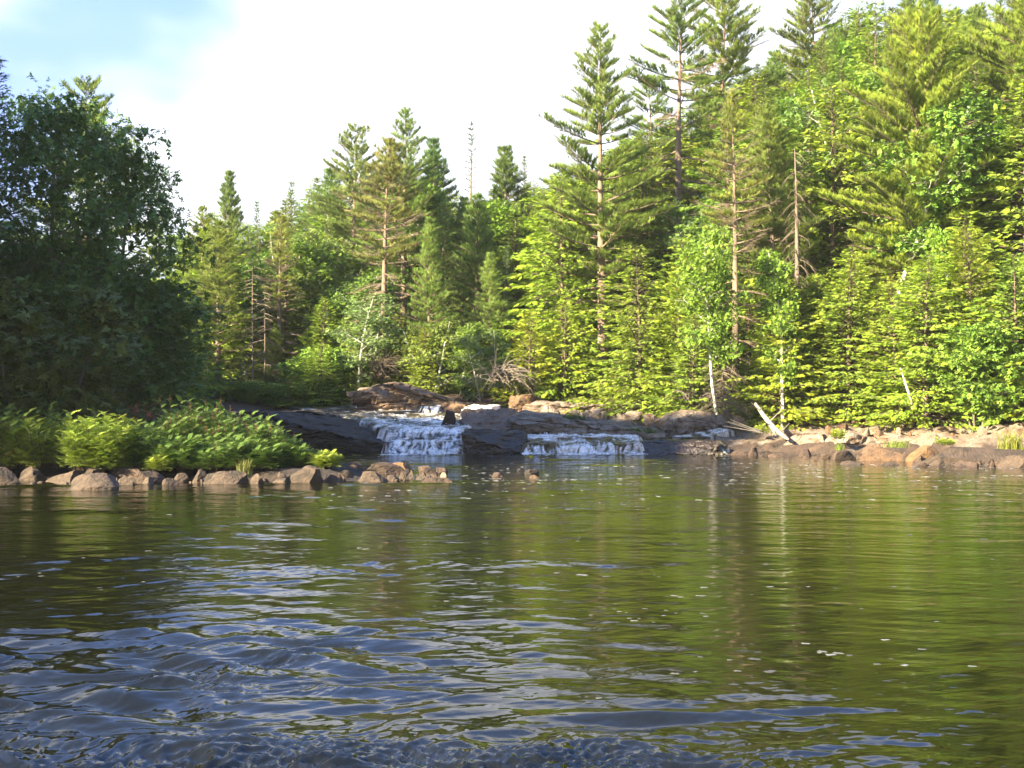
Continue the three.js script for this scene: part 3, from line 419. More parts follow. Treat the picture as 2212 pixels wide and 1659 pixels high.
const onPath = (pts, y, h) => { const f = clamp(y / h, 0, 0.9999) * (pts.length - 1), i = Math.floor(f); return pts[i].map((v, c) => lerp(v, pts[i + 1][c], f - i)); };

// white pine: tiers of level boughs turned up at the ends, tufted along their tops; o.from where the living crown begins
function pine(o) {
  const r = rng(o.seed), h = o.h, path = trunkPath(h, r, 0.012), R0 = o.r0 ?? h * 0.014, W = new Wood(), L = new Leaves(), D = new Wood(), bark = barkCol(o.bark ?? [0.27, 0.19, 0.135], o.seed), dead = barkCol([0.3, 0.215, 0.15], o.seed + 4);
  W.tube(path, path.map((_, i) => R0 * (1.12 - 1.07 * i / 14)), 9, bark);
  const tier = o.tier ?? 0.85;
  for (let y = h * (o.dead ?? o.from); y < h - 0.25; y += tier * (0.7 + r() * 0.6) * lerp(1, 0.55, y / h)) {
    const t = clamp((y / h - o.from) / (1 - o.from)), alive = y / h > o.from, prof = alive ? Math.pow(1 - t, o.shape ?? 0.75) * (0.35 + 0.65 * sstep(-0.15, 0.35, t)) + 0.03 : 0.55 + 0.3 * r();
    const nb = Math.round((alive ? o.nb ?? 5 : 3) * (0.7 + r() * 0.5)), off = r() * TAU;
    for (let b = 0; b < nb; b++) {
      if (r() < (o.gap ?? 0.12)) continue;
      const A = off + b / nb * TAU + (r() - 0.5) * 0.6, len = o.R * prof * (0.6 + r() * 0.62), rise = lerp(-0.06, 0.8, t ** 1.9) + (r() - 0.5) * 0.22, dir = V.norm([Math.cos(A), rise, Math.sin(A)]), s = onPath(path, y, h), pts = [s], n = 5;
      let d = dir; for (let i = 1; i <= n; i++) { d = V.norm([d[0], d[1] + (alive ? 0.07 : -0.06) + (r() - 0.5) * 0.12, d[2]]); pts.push(V.add(pts[i - 1], d, len / n)); }
      const rr = R0 * 0.3 * (1 - y / h * 0.75) * clamp(len / o.R * 1.3, 0.35, 1) + 0.008;
      const living = alive && r() > (o.sick ?? 0) * (1 - t);
      (living ? W : D).tube(pts, pts.map((_, i) => rr * (1 - 0.8 * i / n)), 4, living ? bark : dead);
      const side = V.norm(V.cross(d, [0, 1, 0])), nt = Math.max(4, Math.round(len * (o.twigs ?? 6.5)));
      for (let k = 0; k < nt; k++) {
        const f = 0.22 + 0.78 * (k + r() * 0.8) / nt, at = f * n, i = Math.min(n - 1, Math.floor(at)), p = pts[i].map((v, c) => lerp(v, pts[i + 1][c], at - i)), sg = k % 2 ? 1 : -1, tl = (0.3 + 0.34 * len * (1 - f * 0.75) * 0.6) * (0.7 + r() * 0.6);
        const td = V.norm(V.add(V.add([d[0] * 0.8, d[1] * 0.6 + 0.12 + r() * 0.22, d[2] * 0.8], side, sg * (0.55 + r() * 0.5)), [0, 1, 0], 0));
        const e = V.add(p, td, tl), mid = V.add(V.add(p, td, tl * 0.5), [0, -0.03, 0]);
        if (!living) { D.tube([p, mid, V.add(e, [0, -0.12, 0])], [rr * 0.3 + 0.006, 0.007, 0.003], 3, dead); for (let z = 0; z < 3; z++) { const q = V.add(p, td, tl * (0.3 + z * 0.22)); D.tube([q, V.add(q, V.norm([td[0] + (r() - 0.5) * 1.6, (r() - 0.6) * 0.9, td[2] + (r() - 0.5) * 1.6]), 0.25 + r() * 0.25)], [0.007, 0.003], 3, dead); } continue; }
        if (len > 1.2) W.tube([p, e], [0.012, 0.005], 3, bark);
        const nf = Math.max(2, Math.round(tl * 6.5));
        for (let z = 0; z < nf; z++) {
          const q = V.add(p, td, tl * (0.25 + 0.85 * z / nf)), X = V.norm([td[0] + (r() - 0.5) * 0.9, td[1] + 0.25 + (r() - 0.3) * 0.7, td[2] + (r() - 0.5) * 0.9]);
          L.stamp(tuftT[(r() * 3) | 0], q, X, orth(X, [0, 1, 0]), (o.needle ?? 0.31) * (0.8 + r() * 0.45), jitterCol(r() < (o.brown ?? 0) ? [0.17, 0.12, 0.05] : o.col, r, 0.4), 0.35, r);
        }
      }
    }
  }
  return { h, trunk: W.build(), crown: L.build(), dead: D.p.length ? D.build() : null, kind: 'pine' };
}
// hemlock and cedar: a dense cone of drooping layered fans
function hemlock(o) {
  const r = rng(o.seed), h = o.h, path = trunkPath(h, r, 0.015), R0 = h * 0.014, W = new Wood(), L = new Leaves(), bark = barkCol([0.17, 0.12, 0.085], o.seed);
  W.tube(path, path.map((_, i) => R0 * (1.1 - 1.07 * i / 14)), 7, bark);
  const N = Math.round((o.branches ?? 190) * 1.3);
  for (let b = 0; b < N; b++) {
    const f = (b + r()) / N, t = f ** 1.15, y = h * lerp(o.from ?? 0.06, 0.985, t), A = b * 2.39996 + (r() - 0.5) * 0.7, lump = 0.78 + 0.55 * n3(Math.cos(A) * 1.2 + o.seed, y / h * 5, Math.sin(A) * 1.2);
    const len = o.R * (Math.pow(1 - t, o.shape ?? 0.8) * 0.97 + 0.03) * lump * (0.75 + 0.4 * r()), s = onPath(path, y, h), dir = V.norm([Math.cos(A), lerp(0.2, 0.8, t) + (r() - 0.5) * 0.5, Math.sin(A)]);
    const n = 5, pts = [s]; let d = dir; for (let i = 1; i <= n; i++) { d = V.norm([d[0] + (r() - 0.5) * 0.16, d[1] - (o.droop ?? 0.085) + (r() - 0.5) * 0.1, d[2] + (r() - 0.5) * 0.16]); pts.push(V.add(pts[i - 1], d, len / n)); }
    W.tube(pts, pts.map((_, i) => (0.012 + len * 0.009) * (1 - 0.85 * i / n)), 3, bark);
    const side = V.norm(V.cross(d, [0, 1, 0])), nt = Math.max(3, Math.round(len * (o.twigs ?? 13)));
    for (let k = 0; k < nt; k++) {
      const g = 0.2 + 0.8 * (k + r()) / nt, at = g * n, i = Math.min(n - 1, Math.floor(at)), p = pts[i].map((v, c) => lerp(v, pts[i + 1][c], at - i)), sg = k % 2 ? 1 : -1, w = (1 - g) * 0.5 * len * r();
      const q = V.add(V.add(p, side, sg * w), [0, 1, 0], (r() - 0.45) * 0.16 - w * 0.12), X = V.norm(V.add([d[0] + (r() - 0.5) * 0.5, d[1] + 0.35 - r() * 0.95, d[2] + (r() - 0.5) * 0.5], side, sg * (0.25 + r() * 0.75))), Y = orth(X, V.norm([(r() - 0.5) * 1.7, 0.6, (r() - 0.5) * 1.7]));
      L.stamp(fanT[(r() * 3) | 0], q, X, Y, (o.fan ?? 0.31) * (0.7 + r() * 0.6) * clamp(0.55 + len * 0.25, 0.5, 1), jitterCol(o.col, r, 0.45), 0.3, r);
    }
  }
  return { h, trunk: W.build(), crown: L.build(), kind: 'hemlock' };
}
// spruce and fir: a spire of short stiff boughs with bottlebrush twigs
function spruce(o) {
  const r = rng(o.seed), h = o.h, path = trunkPath(h, r, 0.006), R0 = h * 0.011, W = new Wood(), L = new Leaves(), bark = barkCol([0.2, 0.15, 0.11], o.seed);
  W.tube(path, path.map((_, i) => R0 * (1.1 - 1.07 * i / 14)), 6, bark);
  for (let y = h * (o.from ?? 0.08); y < h * 0.99; y += (o.tier ?? 0.42) * (0.75 + r() * 0.5) * lerp(1, 0.6, y / h)) {
    const t = y / h, nb = Math.round((o.nb ?? 6) * (0.75 + r() * 0.5)), off = r() * TAU;
    for (let b = 0; b < nb; b++) {
      const A = off + b / nb * TAU + (r() - 0.5) * 0.5, len = o.R * (Math.pow(1 - t, o.shape ?? 0.9) + 0.03) * (0.65 + r() * 0.5), s = onPath(path, y, h); let d = V.norm([Math.cos(A), lerp(-0.15, 0.7, t ** 1.5) + (r() - 0.5) * 0.15, Math.sin(A)]); const n = 3, pts = [s];
      for (let i = 1; i <= n; i++) { pts.push(V.add(pts[i - 1], d, len / n)); d = V.norm([d[0], d[1] + 0.06, d[2]]); }
      W.tube(pts, pts.map((_, i) => (0.01 + len * 0.008) * (1 - 0.8 * i / n)), 3, bark);
      const side = V.norm(V.cross(d, [0, 1, 0])), nt = Math.max(2, Math.round(len * (o.twigs ?? 8)));
      for (let k = 0; k < nt; k++) {
        const g = 0.15 + 0.85 * (k + r()) / nt, at = g * n, i = Math.min(n - 1, Math.floor(at)), p = pts[i].map((v, c) => lerp(v, pts[i + 1][c], at - i)), X = V.norm(V.add([d[0], d[1] + 0.05 - r() * 0.25, d[2]], side, (k % 2 ? 1 : -1) * (k === nt - 1 ? 0 : 0.4 + r() * 0.5)));
        L.stamp(brushT[(r() * 3) | 0], p, X, orth(X, [0, 1, 0]), clamp(len * 0.5, 0.34, 0.7) * (0.8 + r() * 0.4), jitterCol(o.col, r, 0.35), 0.3, r);
      }
    }
  }
  return { h, trunk: W.build(), crown: L.build(), kind: 'spruce' };
}
// birch, aspen, maple: forking stems with leafy sprigs at the ends
function broadleaf(o) {
  const r = rng(o.seed), h = o.h, W = new Wood(), L = new Leaves(), bark = o.white ? (p) => { const s = n3(p[0] * 3, p[1] * 5, p[2] * 3), k = s > 0.45 ? 0.12 : 0.62 + 0.1 * s; return [k, k * 0.95, k * 0.86]; } : barkCol(o.bark ?? [0.2, 0.16, 0.12], o.seed);
  const tips = [];
  const grow = (p, d, len, rad, lv, up) => {
    const n = lv === 0 ? 8 : 4, pts = [p], rs = [rad]; let q = p, e = d;
    for (let i = 1; i <= n; i++) { e = V.norm([e[0] + (r() - 0.5) * 0.22, e[1] + up + (r() - 0.5) * 0.12, e[2] + (r() - 0.5) * 0.22]); q = V.add(q, e, len / n); pts.push(q); rs.push(rad * (1 - 0.72 * i / n)); if (lv >= 2 || (lv === 1 && i >= 2) || (lv === 0 && i >= 6)) tips.push([q, e]); }
    if (lv < 3) W.tube(pts, rs, lv === 0 ? 8 : lv === 1 ? 5 : 3, bark); else W.tube([pts[0], pts[2], pts[4]], [rs[0], rs[2], rs[4]], 3, bark);
    if (lv >= 3) return;
    const nb = lv === 0 ? o.limbs ?? 14 : lv === 1 ? 6 : 4;
    for (let b = 0; b < nb; b++) {
      const t = lv === 0 ? lerp(o.from ?? 0.3, 0.97, (b + r() * 0.8) / nb) : lerp(0.25, 1, (b + r()) / nb), at = t * n, i = Math.min(n - 1, Math.floor(at)), s = pts[i].map((v, c) => lerp(v, pts[i + 1][c], at - i)), A = b * 2.4 + r(), out = V.norm([Math.cos(A), 0, Math.sin(A)]);
      const shape = lv === 0 ? Math.sin(Math.PI * clamp((t - (o.from ?? 0.3)) / (1.12 - (o.from ?? 0.3)) * 0.75 + 0.25)) * 0.9 + 0.12 : 1 - t * 0.4;
      grow(s, V.norm(V.add(V.add([0, 0, 0], e, 0.55), out, o.spread ?? 0.85)), (lv === 0 ? o.R * shape : len * 0.55) * (0.7 + r() * 0.5), rs[i] * 0.55, lv + 1, lv === 0 ? 0.02 : -0.03);
    }
  };
  const stems = o.stems ?? 1; for (let s = 0; s < stems; s++) { const A = s * 2.6 + r(); grow([Math.cos(A) * 0.25 * (stems > 1), 0, Math.sin(A) * 0.25 * (stems > 1)], V.norm([Math.cos(A) * (stems > 1 ? 0.2 : 0.03) + (o.lean ?? 0), 1, Math.sin(A) * (stems > 1 ? 0.2 : 0.03)]), h * (0.8 + 0.15 * r()), o.r0 ?? h * 0.011, 0, 0.015); }
  const per = o.leaves / tips.length;
  for (const [p, d] of tips) for (let k = 0; k < per; k++) {
    const q = V.add(p, [(r() - 0.5), (r() - 0.6) * 0.8, (r() - 0.5)], o.puff ?? 0.9), X = V.norm([d[0] * 0.4 + (r() - 0.5) * 1.6, -0.15 + (r() - 0.5) * 1.0, d[2] * 0.4 + (r() - 0.5) * 1.6]);
    L.stamp(sprigT[(r() * 3) | 0], q, X, orth(X, V.norm([(r() - 0.5) * 1.2, 1, (r() - 0.5) * 1.2])), (o.leaf ?? 0.3) * (0.75 + r() * 0.5), jitterCol(o.col, r, 0.45), 0.3, r);
  }
  return { h, trunk: W.build(), crown: L.build(), kind: 'broad' };
}

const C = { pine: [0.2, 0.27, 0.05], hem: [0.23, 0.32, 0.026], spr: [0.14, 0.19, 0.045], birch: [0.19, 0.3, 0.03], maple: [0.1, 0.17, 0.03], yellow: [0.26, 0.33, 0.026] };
const P = {
  pineTall: [pine({ seed: 1, h: 24, R: 5.0, from: 0.36, dead: 0.3, nb: 5, gap: 0.15, tier: 1.0, col: C.pine, shape: 0.7 }), pine({ seed: 2, h: 25, R: 4.8, from: 0.5, dead: 0.24, sick: 0.35, nb: 5, gap: 0.2, tier: 1.05, col: C.pine, shape: 0.55 }), pine({ seed: 3, h: 23, R: 5.2, from: 0.4, dead: 0.2, sick: 0.25, nb: 5, gap: 0.15, tier: 1.0, col: C.pine, shape: 0.6 })],
  pineDead: [pine({ seed: 4, h: 19, R: 3.3, from: 0.52, dead: 0.06, sick: 0.75, nb: 5, gap: 0.05, tier: 0.75, col: [0.23, 0.25, 0.06], brown: 0.12, shape: 0.7 }), pine({ seed: 5, h: 18, R: 2.9, from: 0.48, dead: 0.1, sick: 0.9, nb: 5, gap: 0.1, tier: 0.85, col: [0.23, 0.255, 0.06], brown: 0.1, shape: 0.8 })],
  pineYoung: [pine({ seed: 6, h: 13, R: 2.9, from: 0.1, nb: 6, gap: 0.03, tier: 0.62, col: [0.21, 0.28, 0.05], shape: 0.85, needle: 0.26 }), pine({ seed: 7, h: 15, R: 3.1, from: 0.18, dead: 0.1, nb: 6, gap: 0.05, tier: 0.7, col: C.pine, shape: 0.8 })],
  pineWide: [pine({ seed: 8, h: 21, R: 6.2, from: 0.22, dead: 0.14, sick: 0.12, nb: 6, gap: 0.06, tier: 1.0, col: [0.23, 0.3, 0.04], shape: 0.55, needle: 0.32 })],
  hemlock: [hemlock({ seed: 21, h: 14, R: 3.6, shape: 0.62, col: C.hem }), hemlock({ seed: 22, h: 12, R: 3.8, col: C.hem, branches: 170, shape: 0.5 }), hemlock({ seed: 23, h: 16, R: 3.9, col: [0.2, 0.3, 0.03], branches: 220, shape: 0.7 }), hemlock({ seed: 24, h: 8, R: 2.6, col: [0.24, 0.33, 0.024], branches: 120, shape: 0.6, from: 0.03 })],
  cedar: [hemlock({ seed: 25, h: 10, R: 2.6, col: C.yellow, branches: 170, shape: 0.55, droop: 0.02, fan: 0.34, from: 0.04 }), hemlock({ seed: 26, h: 7, R: 2.4, col: C.yellow, branches: 120, shape: 0.5, droop: 0.04, fan: 0.33, from: 0.02 })],
  spruce: [spruce({ seed: 31, h: 14, R: 2.0, col: C.spr }), spruce({ seed: 32, h: 16, R: 1.8, col: [0.12, 0.17, 0.05], shape: 0.8 }), spruce({ seed: 33, h: 15, R: 1.5, col: [0.13, 0.16, 0.07], twigs: 3.5, nb: 5, tier: 0.6, from: 0.25 }), spruce({ seed: 34, h: 6, R: 1.7, col: C.spr, tier: 0.34 })],
  birch: [broadleaf({ seed: 41, h: 10, R: 1.5, leaves: 3000, leaf: 0.22, puff: 0.7, col: C.birch, white: 1, from: 0.35, lean: -0.16 }), broadleaf({ seed: 42, h: 9, R: 1.15, leaves: 2600, leaf: 0.21, puff: 0.6, col: C.birch, white: 1, from: 0.25, lean: 0.06 }), broadleaf({ seed: 43, h: 7, R: 1.2, leaves: 3000, leaf: 0.2, puff: 0.6, col: [0.2, 0.29, 0.06], white: 1, stems: 3, limbs: 9, from: 0.2 })],
  bush: [broadleaf({ seed: 44, h: 3.6, R: 1.1, leaves: 1700, leaf: 0.22, col: [0.21, 0.31, 0.03], stems: 4, limbs: 7, from: 0.12, puff: 0.7 }), broadleaf({ seed: 45, h: 4.4, R: 1.2, leaves: 1900, leaf: 0.21, col: [0.24, 0.31, 0.03], stems: 3, limbs: 8, from: 0.1, puff: 0.8 })],
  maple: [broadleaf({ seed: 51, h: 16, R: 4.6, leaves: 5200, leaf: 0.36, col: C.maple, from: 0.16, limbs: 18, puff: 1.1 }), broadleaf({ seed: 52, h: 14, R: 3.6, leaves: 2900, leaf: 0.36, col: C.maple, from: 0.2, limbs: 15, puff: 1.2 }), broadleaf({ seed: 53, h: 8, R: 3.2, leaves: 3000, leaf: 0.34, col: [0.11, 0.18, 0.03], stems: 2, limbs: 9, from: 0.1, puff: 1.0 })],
};
P.sapling = broadleaf({ seed: 61, h: 3.6, R: 0.75, leaves: 520, leaf: 0.24, col: [0.1, 0.15, 0.025], stems: 2, limbs: 7, from: 0.2, puff: 0.5 });
const LM = [[432, 'the upswept pine at the left end'], [601, 'the bare-branched pine'], [762, 'the spreading skyline pine'], [850, 'the brown-skirted pine'], [1016, 'the thin spire'], [1140, 'the dead brush'], [1303, 'the leftmost tall pine'], [1466, 'the pale-trunked tall pine'], [1588, 'the bare-trunked thin pine'], [1722, 'the pale dead snag'], [1860, 'the leaning bleached log'], [1994, 'the broad feathery pine'], [2200, 'the pine at the right edge']];
const leafKind = { pine: 'pine', hemlock: 'hemlock', spruce: 'spruce', broad: 'broad' };
const protos = new Map();
function treeOf(p) {                                          // one of each is built with its parts; the rest are clones
  if (!protos.has(p)) { const g = new THREE.Group(); part('trunk', p.trunk, M.bark, g); part('crown', p.crown, leafMat(leafKind[p.kind]), g); if (p.dead) part('dead_branch', p.dead, M.bark, g).userData.kind = 'stuff'; protos.set(p, g); }
  return protos.get(p).clone();
}
const TINT = [[1, 1, 1], [0.9, 0.97, 1.05], [1.08, 1.02, 0.85], [0.82, 0.92, 1.0], [1.05, 1.08, 0.9], [0.72, 0.78, 0.9], [1.12, 1.0, 0.8], [0.95, 0.9, 0.95]];
let treeCount = 0;
function plant(p, name, label, cat, x, z, h, o = {}, group) {
  const t = treeOf(p), s = h / p.h; t.position.set(x, (o.y ?? landY(x, z)) - 0.12, z); t.rotation.y = o.turn ?? treeCount * 2.4; t.scale.set(s * (o.wide ?? 1), s, s * (o.wide ?? 1));
  if (o.lean) { t.rotation.order = 'ZXY'; t.rotation.z = o.lean; }
  const tint = o.tint ?? TINT[treeCount % TINT.length]; treeCount++;
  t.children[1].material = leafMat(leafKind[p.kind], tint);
  return add(name, t, label, cat, group);
}
const at = (p, name, label, cat, px, top, d, o = {}, group) => { const x = wx(px, d), z = -d, y0 = landY(x, z); return plant(p, name, label, cat, x, z, wy(top, d) - y0 + 0.1, o, group); };

// ---- the trees one can tell apart
at(P.pineTall[0], 'white_pine', 'tall white pine clear against the sky, leftmost of the tall pines on the right slope', 'pine tree', 1303, 58, 60, { turn: 0.4, tint: TINT[0] });
at(P.pineTall[1], 'white_pine', 'very tall sparse pine with a long pale trunk, its top out of the picture', 'pine tree', 1466, -35, 64, { turn: 1.2 });
at(P.pineTall[2], 'white_pine', 'tall pine with a dark forked top just right of the pale-trunked one', 'pine tree', 1562, -50, 70, { turn: 2.8, wide: 1.05 });
at(P.pineTall[1], 'white_pine', 'thinner pine half hidden between the leftmost tall pine and the pale-trunked one', 'pine tree', 1412, 165, 69, { turn: 4.1 });
at(P.pineDead[1], 'white_pine', 'thin brown-twigged pine whose bare trunk is seen all the way down to the bank', 'pine tree', 1588, 205, 51, { turn: 0.3, wide: 0.95 });
at(P.pineWide[0], 'white_pine', 'broad pine with wide feathery level boughs near the right edge', 'pine tree', 1994, 25, 49.5, { turn: 0.9, tint: [1.05, 1.02, 0.9] });
at(P.pineWide[0], 'white_pine', 'big pine cut off by the right edge of the picture', 'pine tree', 2225, -110, 53, { turn: 3.6, tint: TINT[0] });
at(P.pineTall[2], 'white_pine', 'pine with ragged level boughs against the gap of sky above the hemlocks', 'pine tree', 1762, -60, 80, { turn: 5.0 });
at(P.pineDead[0], 'white_pine', 'tall pine with a pale trunk and skirts of dead brown branches, left of the falls', 'pine tree', 829, 305, 63, { turn: 0.2, wide: 1.1 });
at(P.pineTall[0], 'white_pine', 'tallest pine of the middle group, standing just behind the brown-skirted pine', 'pine tree', 872, 240, 69, { turn: 2.0 });
at(P.pineTall[2], 'white_pine', 'pale pine with a spreading top on the skyline left of the middle group', 'pine tree', 762, 272, 76, { turn: 3.3, tint: [1.05, 1, 1.25] });
at(P.pineYoung[1], 'white_pine', 'dark blue-green pine on the skyline right of the middle group', 'pine tree', 938, 298, 80, { tint: [0.55, 0.72, 0.95] });
at(P.spruce[2], 'larch_tree', 'thin see-through spire standing alone on the middle skyline', 'larch tree', 1016, 262, 92, { tint: [0.9, 0.95, 1.1], wide: 1.2 });
at(P.pineYoung[1], 'white_pine', 'dense bushy pine right of the thin spire', 'pine tree', 1092, 315, 74, { turn: 1.0, wide: 1.15 });
at(P.spruce[1], 'spruce_tree', 'dark small conifer top right of the bushy pine on the skyline', 'spruce tree', 1135, 335, 84, {});
at(P.pineYoung[0], 'white_pine', 'bright young pine standing in the hollow above the falls', 'pine tree', 1058, 545, 62, { turn: 1.8, tint: [1.02, 1.06, 1.2] });
at(P.spruce[0], 'balsam_fir', 'grey-green fir left of the bright young pine', 'fir tree', 958, 432, 65, { wide: 1.1 });
at(P.pineYoung[0], 'white_pine', 'slim light-green pine with an orange-flecked trunk above the aspens', 'pine tree', 926, 470, 61, { turn: 4.2, wide: 0.8 });
at(P.spruce[1], 'balsam_fir', 'fir growing close against the bright young pine on its right', 'fir tree', 1092, 530, 64, { tint: TINT[3] });
at(P.pineYoung[1], 'white_pine', 'full pine below the thin spire in the middle', 'pine tree', 1010, 428, 70, { turn: 2.6 });
at(P.pineDead[1], 'white_pine', 'pine with a tufted top and bare lower branches on the left middle slope', 'pine tree', 601, 470, 66, { turn: 2.2, wide: 1.1 });
at(P.pineYoung[1], 'white_pine', 'pine spire tallest on the left skyline beyond the river bend', 'pine tree', 488, 370, 78, { turn: 0.5, wide: 0.8 });
at(P.pineTall[0], 'white_pine', 'pine with upswept boughs at the left end of the lit slope', 'pine tree', 432, 448, 70, { turn: 2.9, wide: 1.05 });
at(P.spruce[1], 'spruce_tree', 'small dark spruce tip on the left skyline', 'spruce tree', 553, 435, 82, { tint: TINT[3] });
at(P.spruce[0], 'spruce_tree', 'pointed spruce top rising over the rounded hemlocks on the left skyline', 'spruce tree', 630, 385, 80, {});
{ // dead snag
  const snag = (o) => { const r = rng(o.seed), W = new Wood(), b = barkCol([0.24, 0.18, 0.13], o.seed), D = new Wood(), path = trunkPath(o.h, r, 0.01); W.tube(path, path.map((_, i) => o.h * (o.thick ?? 0.016) * (1.1 - i / 14 * 1.0)), 7, b);
    for (let i = 0; i < o.n; i++) { const y = o.h * lerp(o.from, 0.98, (i + r()) / o.n), A = r() * TAU, s = onPath(path, y, o.h), len = o.R * (1.1 - 0.6 * y / o.h) * (0.5 + r() * 0.7), pts = [s]; let d = [Math.cos(A), 0.0, Math.sin(A)]; for (let k = 0; k < 4; k++) { d = V.norm([d[0], d[1] - o.droop, d[2]]); pts.push(V.add(pts[k], d, len / 4)); } D.tube(pts, [0.028, 0.022, 0.016, 0.01, 0.005], 3, b); for (let k = 1; k < 4; k++) for (let z = 0; z < 2; z++) D.tube([pts[k], V.add(pts[k], V.norm([d[0] + (r() - 0.5) * 2, d[1] - r() * 0.5, d[2] + (r() - 0.5) * 2]), len * 0.3)], [0.01, 0.004], 3, b); }
    const g = new THREE.Group(); part('trunk', W.build(), M.bark, g); part('dead_branch', D.build(), M.bark, g).userData.kind = 'stuff'; return g; };
  const put = (o, label, px, top, d) => { const x = wx(px, d), z = -d, y = landY(x, z), g = snag({ ...o, h: wy(top, d) - y }); g.position.set(x, y, z); add('dead_tree', g, label, 'dead tree'); };
  put({ seed: 71, n: 60, R: 1.9, from: 0.3, droop: 0.35 }, 'pale dead snag with drooping bare branches amid the hemlocks on the right', 1722, 318, 50.5);
  put({ seed: 72, thick: 0.008, n: 34, R: 1.6, from: 0.15, droop: 0.1 }, 'thin grey dead stem left of the bare-branched pine on the left slope', 546, 560, 64);
  put({ seed: 73, thick: 0.007, n: 26, R: 1.4, from: 0.2, droop: 0.12 }, 'slender leafless pole beside the bare-branched pine on the left slope', 572, 610, 62);
  put({ seed: 74, n: 90, R: 2.0, from: 0.04, droop: 0.22 }, 'grey dead spruce with a tangle of twigs at the foot of the bare-trunked pine', 1562, 770, 47.5);
}
at(P.birch[0], 'birch_tree', 'leaning birch with a white forked trunk right of the middle hemlocks', 'birch tree', 1552, 395, 48, { turn: 0.2, wide: 0.75, tint: TINT[0] });
at(P.birch[1], 'birch_tree', 'slim birch right of the bare-trunked pine', 'birch tree', 1690, 458, 46.5, { turn: 1.5, wide: 0.7, tint: TINT[0] });
at(P.birch[1], 'birch_tree', 'birch with a straight white stem among the cedars near the right edge', 'birch tree', 2076, 425, 46, { turn: 3.0, wide: 0.55, tint: TINT[4] });
at(P.birch[2], 'birch_tree', 'many-stemmed light-green birch above the domed pink outcrop', 'birch tree', 786, 660, 61.5, { turn: 0.5, wide: 1.25, y: 2.4, tint: [0.95, 0.97, 1.3] });
at(P.birch[0], 'birch_tree', 'bright birch high on the shaded slope left of the brown-skirted pine', 'birch tree', 728, 515, 67, { turn: 2.0 });
at(P.birch[2], 'aspen_tree', 'aspen clump with thin pale stems right of the brown-skirted pine', 'aspen tree', 925, 670, 60, { turn: 1.7, wide: 1.05 });
at(P.birch[1], 'aspen_tree', 'aspen with whitish flowering top beside the bright young pine', 'aspen tree', 985, 655, 59, { turn: 0.7 });
at(P.birch[2], 'aspen_tree', 'pale aspen clump above the bleached dead brush', 'aspen tree', 1050, 690, 58, { turn: 2.7 });
// ---- left bank, in shade
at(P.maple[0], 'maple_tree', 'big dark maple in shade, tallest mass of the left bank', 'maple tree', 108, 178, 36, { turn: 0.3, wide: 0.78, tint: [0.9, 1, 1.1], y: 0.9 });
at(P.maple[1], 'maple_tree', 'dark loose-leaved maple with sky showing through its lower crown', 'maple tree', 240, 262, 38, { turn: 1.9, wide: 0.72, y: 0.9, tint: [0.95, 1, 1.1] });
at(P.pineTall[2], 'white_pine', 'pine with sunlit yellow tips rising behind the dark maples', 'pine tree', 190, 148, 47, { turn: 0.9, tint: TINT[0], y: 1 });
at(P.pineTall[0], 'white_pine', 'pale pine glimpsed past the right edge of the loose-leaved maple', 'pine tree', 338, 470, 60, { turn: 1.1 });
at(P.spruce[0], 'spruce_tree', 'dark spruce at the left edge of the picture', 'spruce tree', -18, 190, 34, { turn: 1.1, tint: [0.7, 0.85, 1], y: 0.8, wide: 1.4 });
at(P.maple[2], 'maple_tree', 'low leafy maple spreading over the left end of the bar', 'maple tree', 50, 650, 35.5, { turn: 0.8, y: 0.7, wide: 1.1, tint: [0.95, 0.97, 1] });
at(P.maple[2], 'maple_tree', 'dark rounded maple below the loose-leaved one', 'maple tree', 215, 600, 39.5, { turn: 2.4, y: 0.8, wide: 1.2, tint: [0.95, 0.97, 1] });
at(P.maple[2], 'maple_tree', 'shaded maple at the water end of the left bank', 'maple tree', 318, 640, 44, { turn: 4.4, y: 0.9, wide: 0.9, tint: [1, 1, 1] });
at(P.hemlock[1], 'hemlock_tree', 'hemlock with half its boughs in sun at the end of the left bank', 'hemlock tree', 395, 545, 55, { turn: 1.0, y: 1.2 });
at(P.sapling, 'sapling', 'leggy sapling with reddish leaf tips in front of the dark left bank', 'sapling', 92, 700, 31, { turn: 0.6, tint: [1, 0.85, 0.9], y: 0.35 });
for (const [px, top, d] of [[-40, 420, 40], [20, 480, 41], [140, 520, 43], [280, 660, 45], [350, 720, 52], [405, 775, 58], [240, 690, 42], [130, 680, 38], [30, 700, 37]]) at(P.maple[2], 'understory_tree', 'dark leafy undergrowth tree in the shade of the left bank', 'tree', px, top, d, { tint: [0.9, 1, 1], wide: 1.15, y: 0.6 }, 'undergrowth trees of the left bank');
for (const [px, top, d, w] of [[470, 770, 60, 1], [520, 785, 61, 1], [575, 790, 62, 1.1], [630, 775, 61, 1.2], [445, 740, 64, 1.1], [690, 770, 63, 1.1]]) at(P.spruce[3], 'spruce_tree', 'low dark spruce in shade at the water beyond the flat slab', 'spruce tree', px, top, d, { tint: [0.8, 0.9, 0.95], wide: 1.6 * w }, 'shaded low spruces beyond the slab');

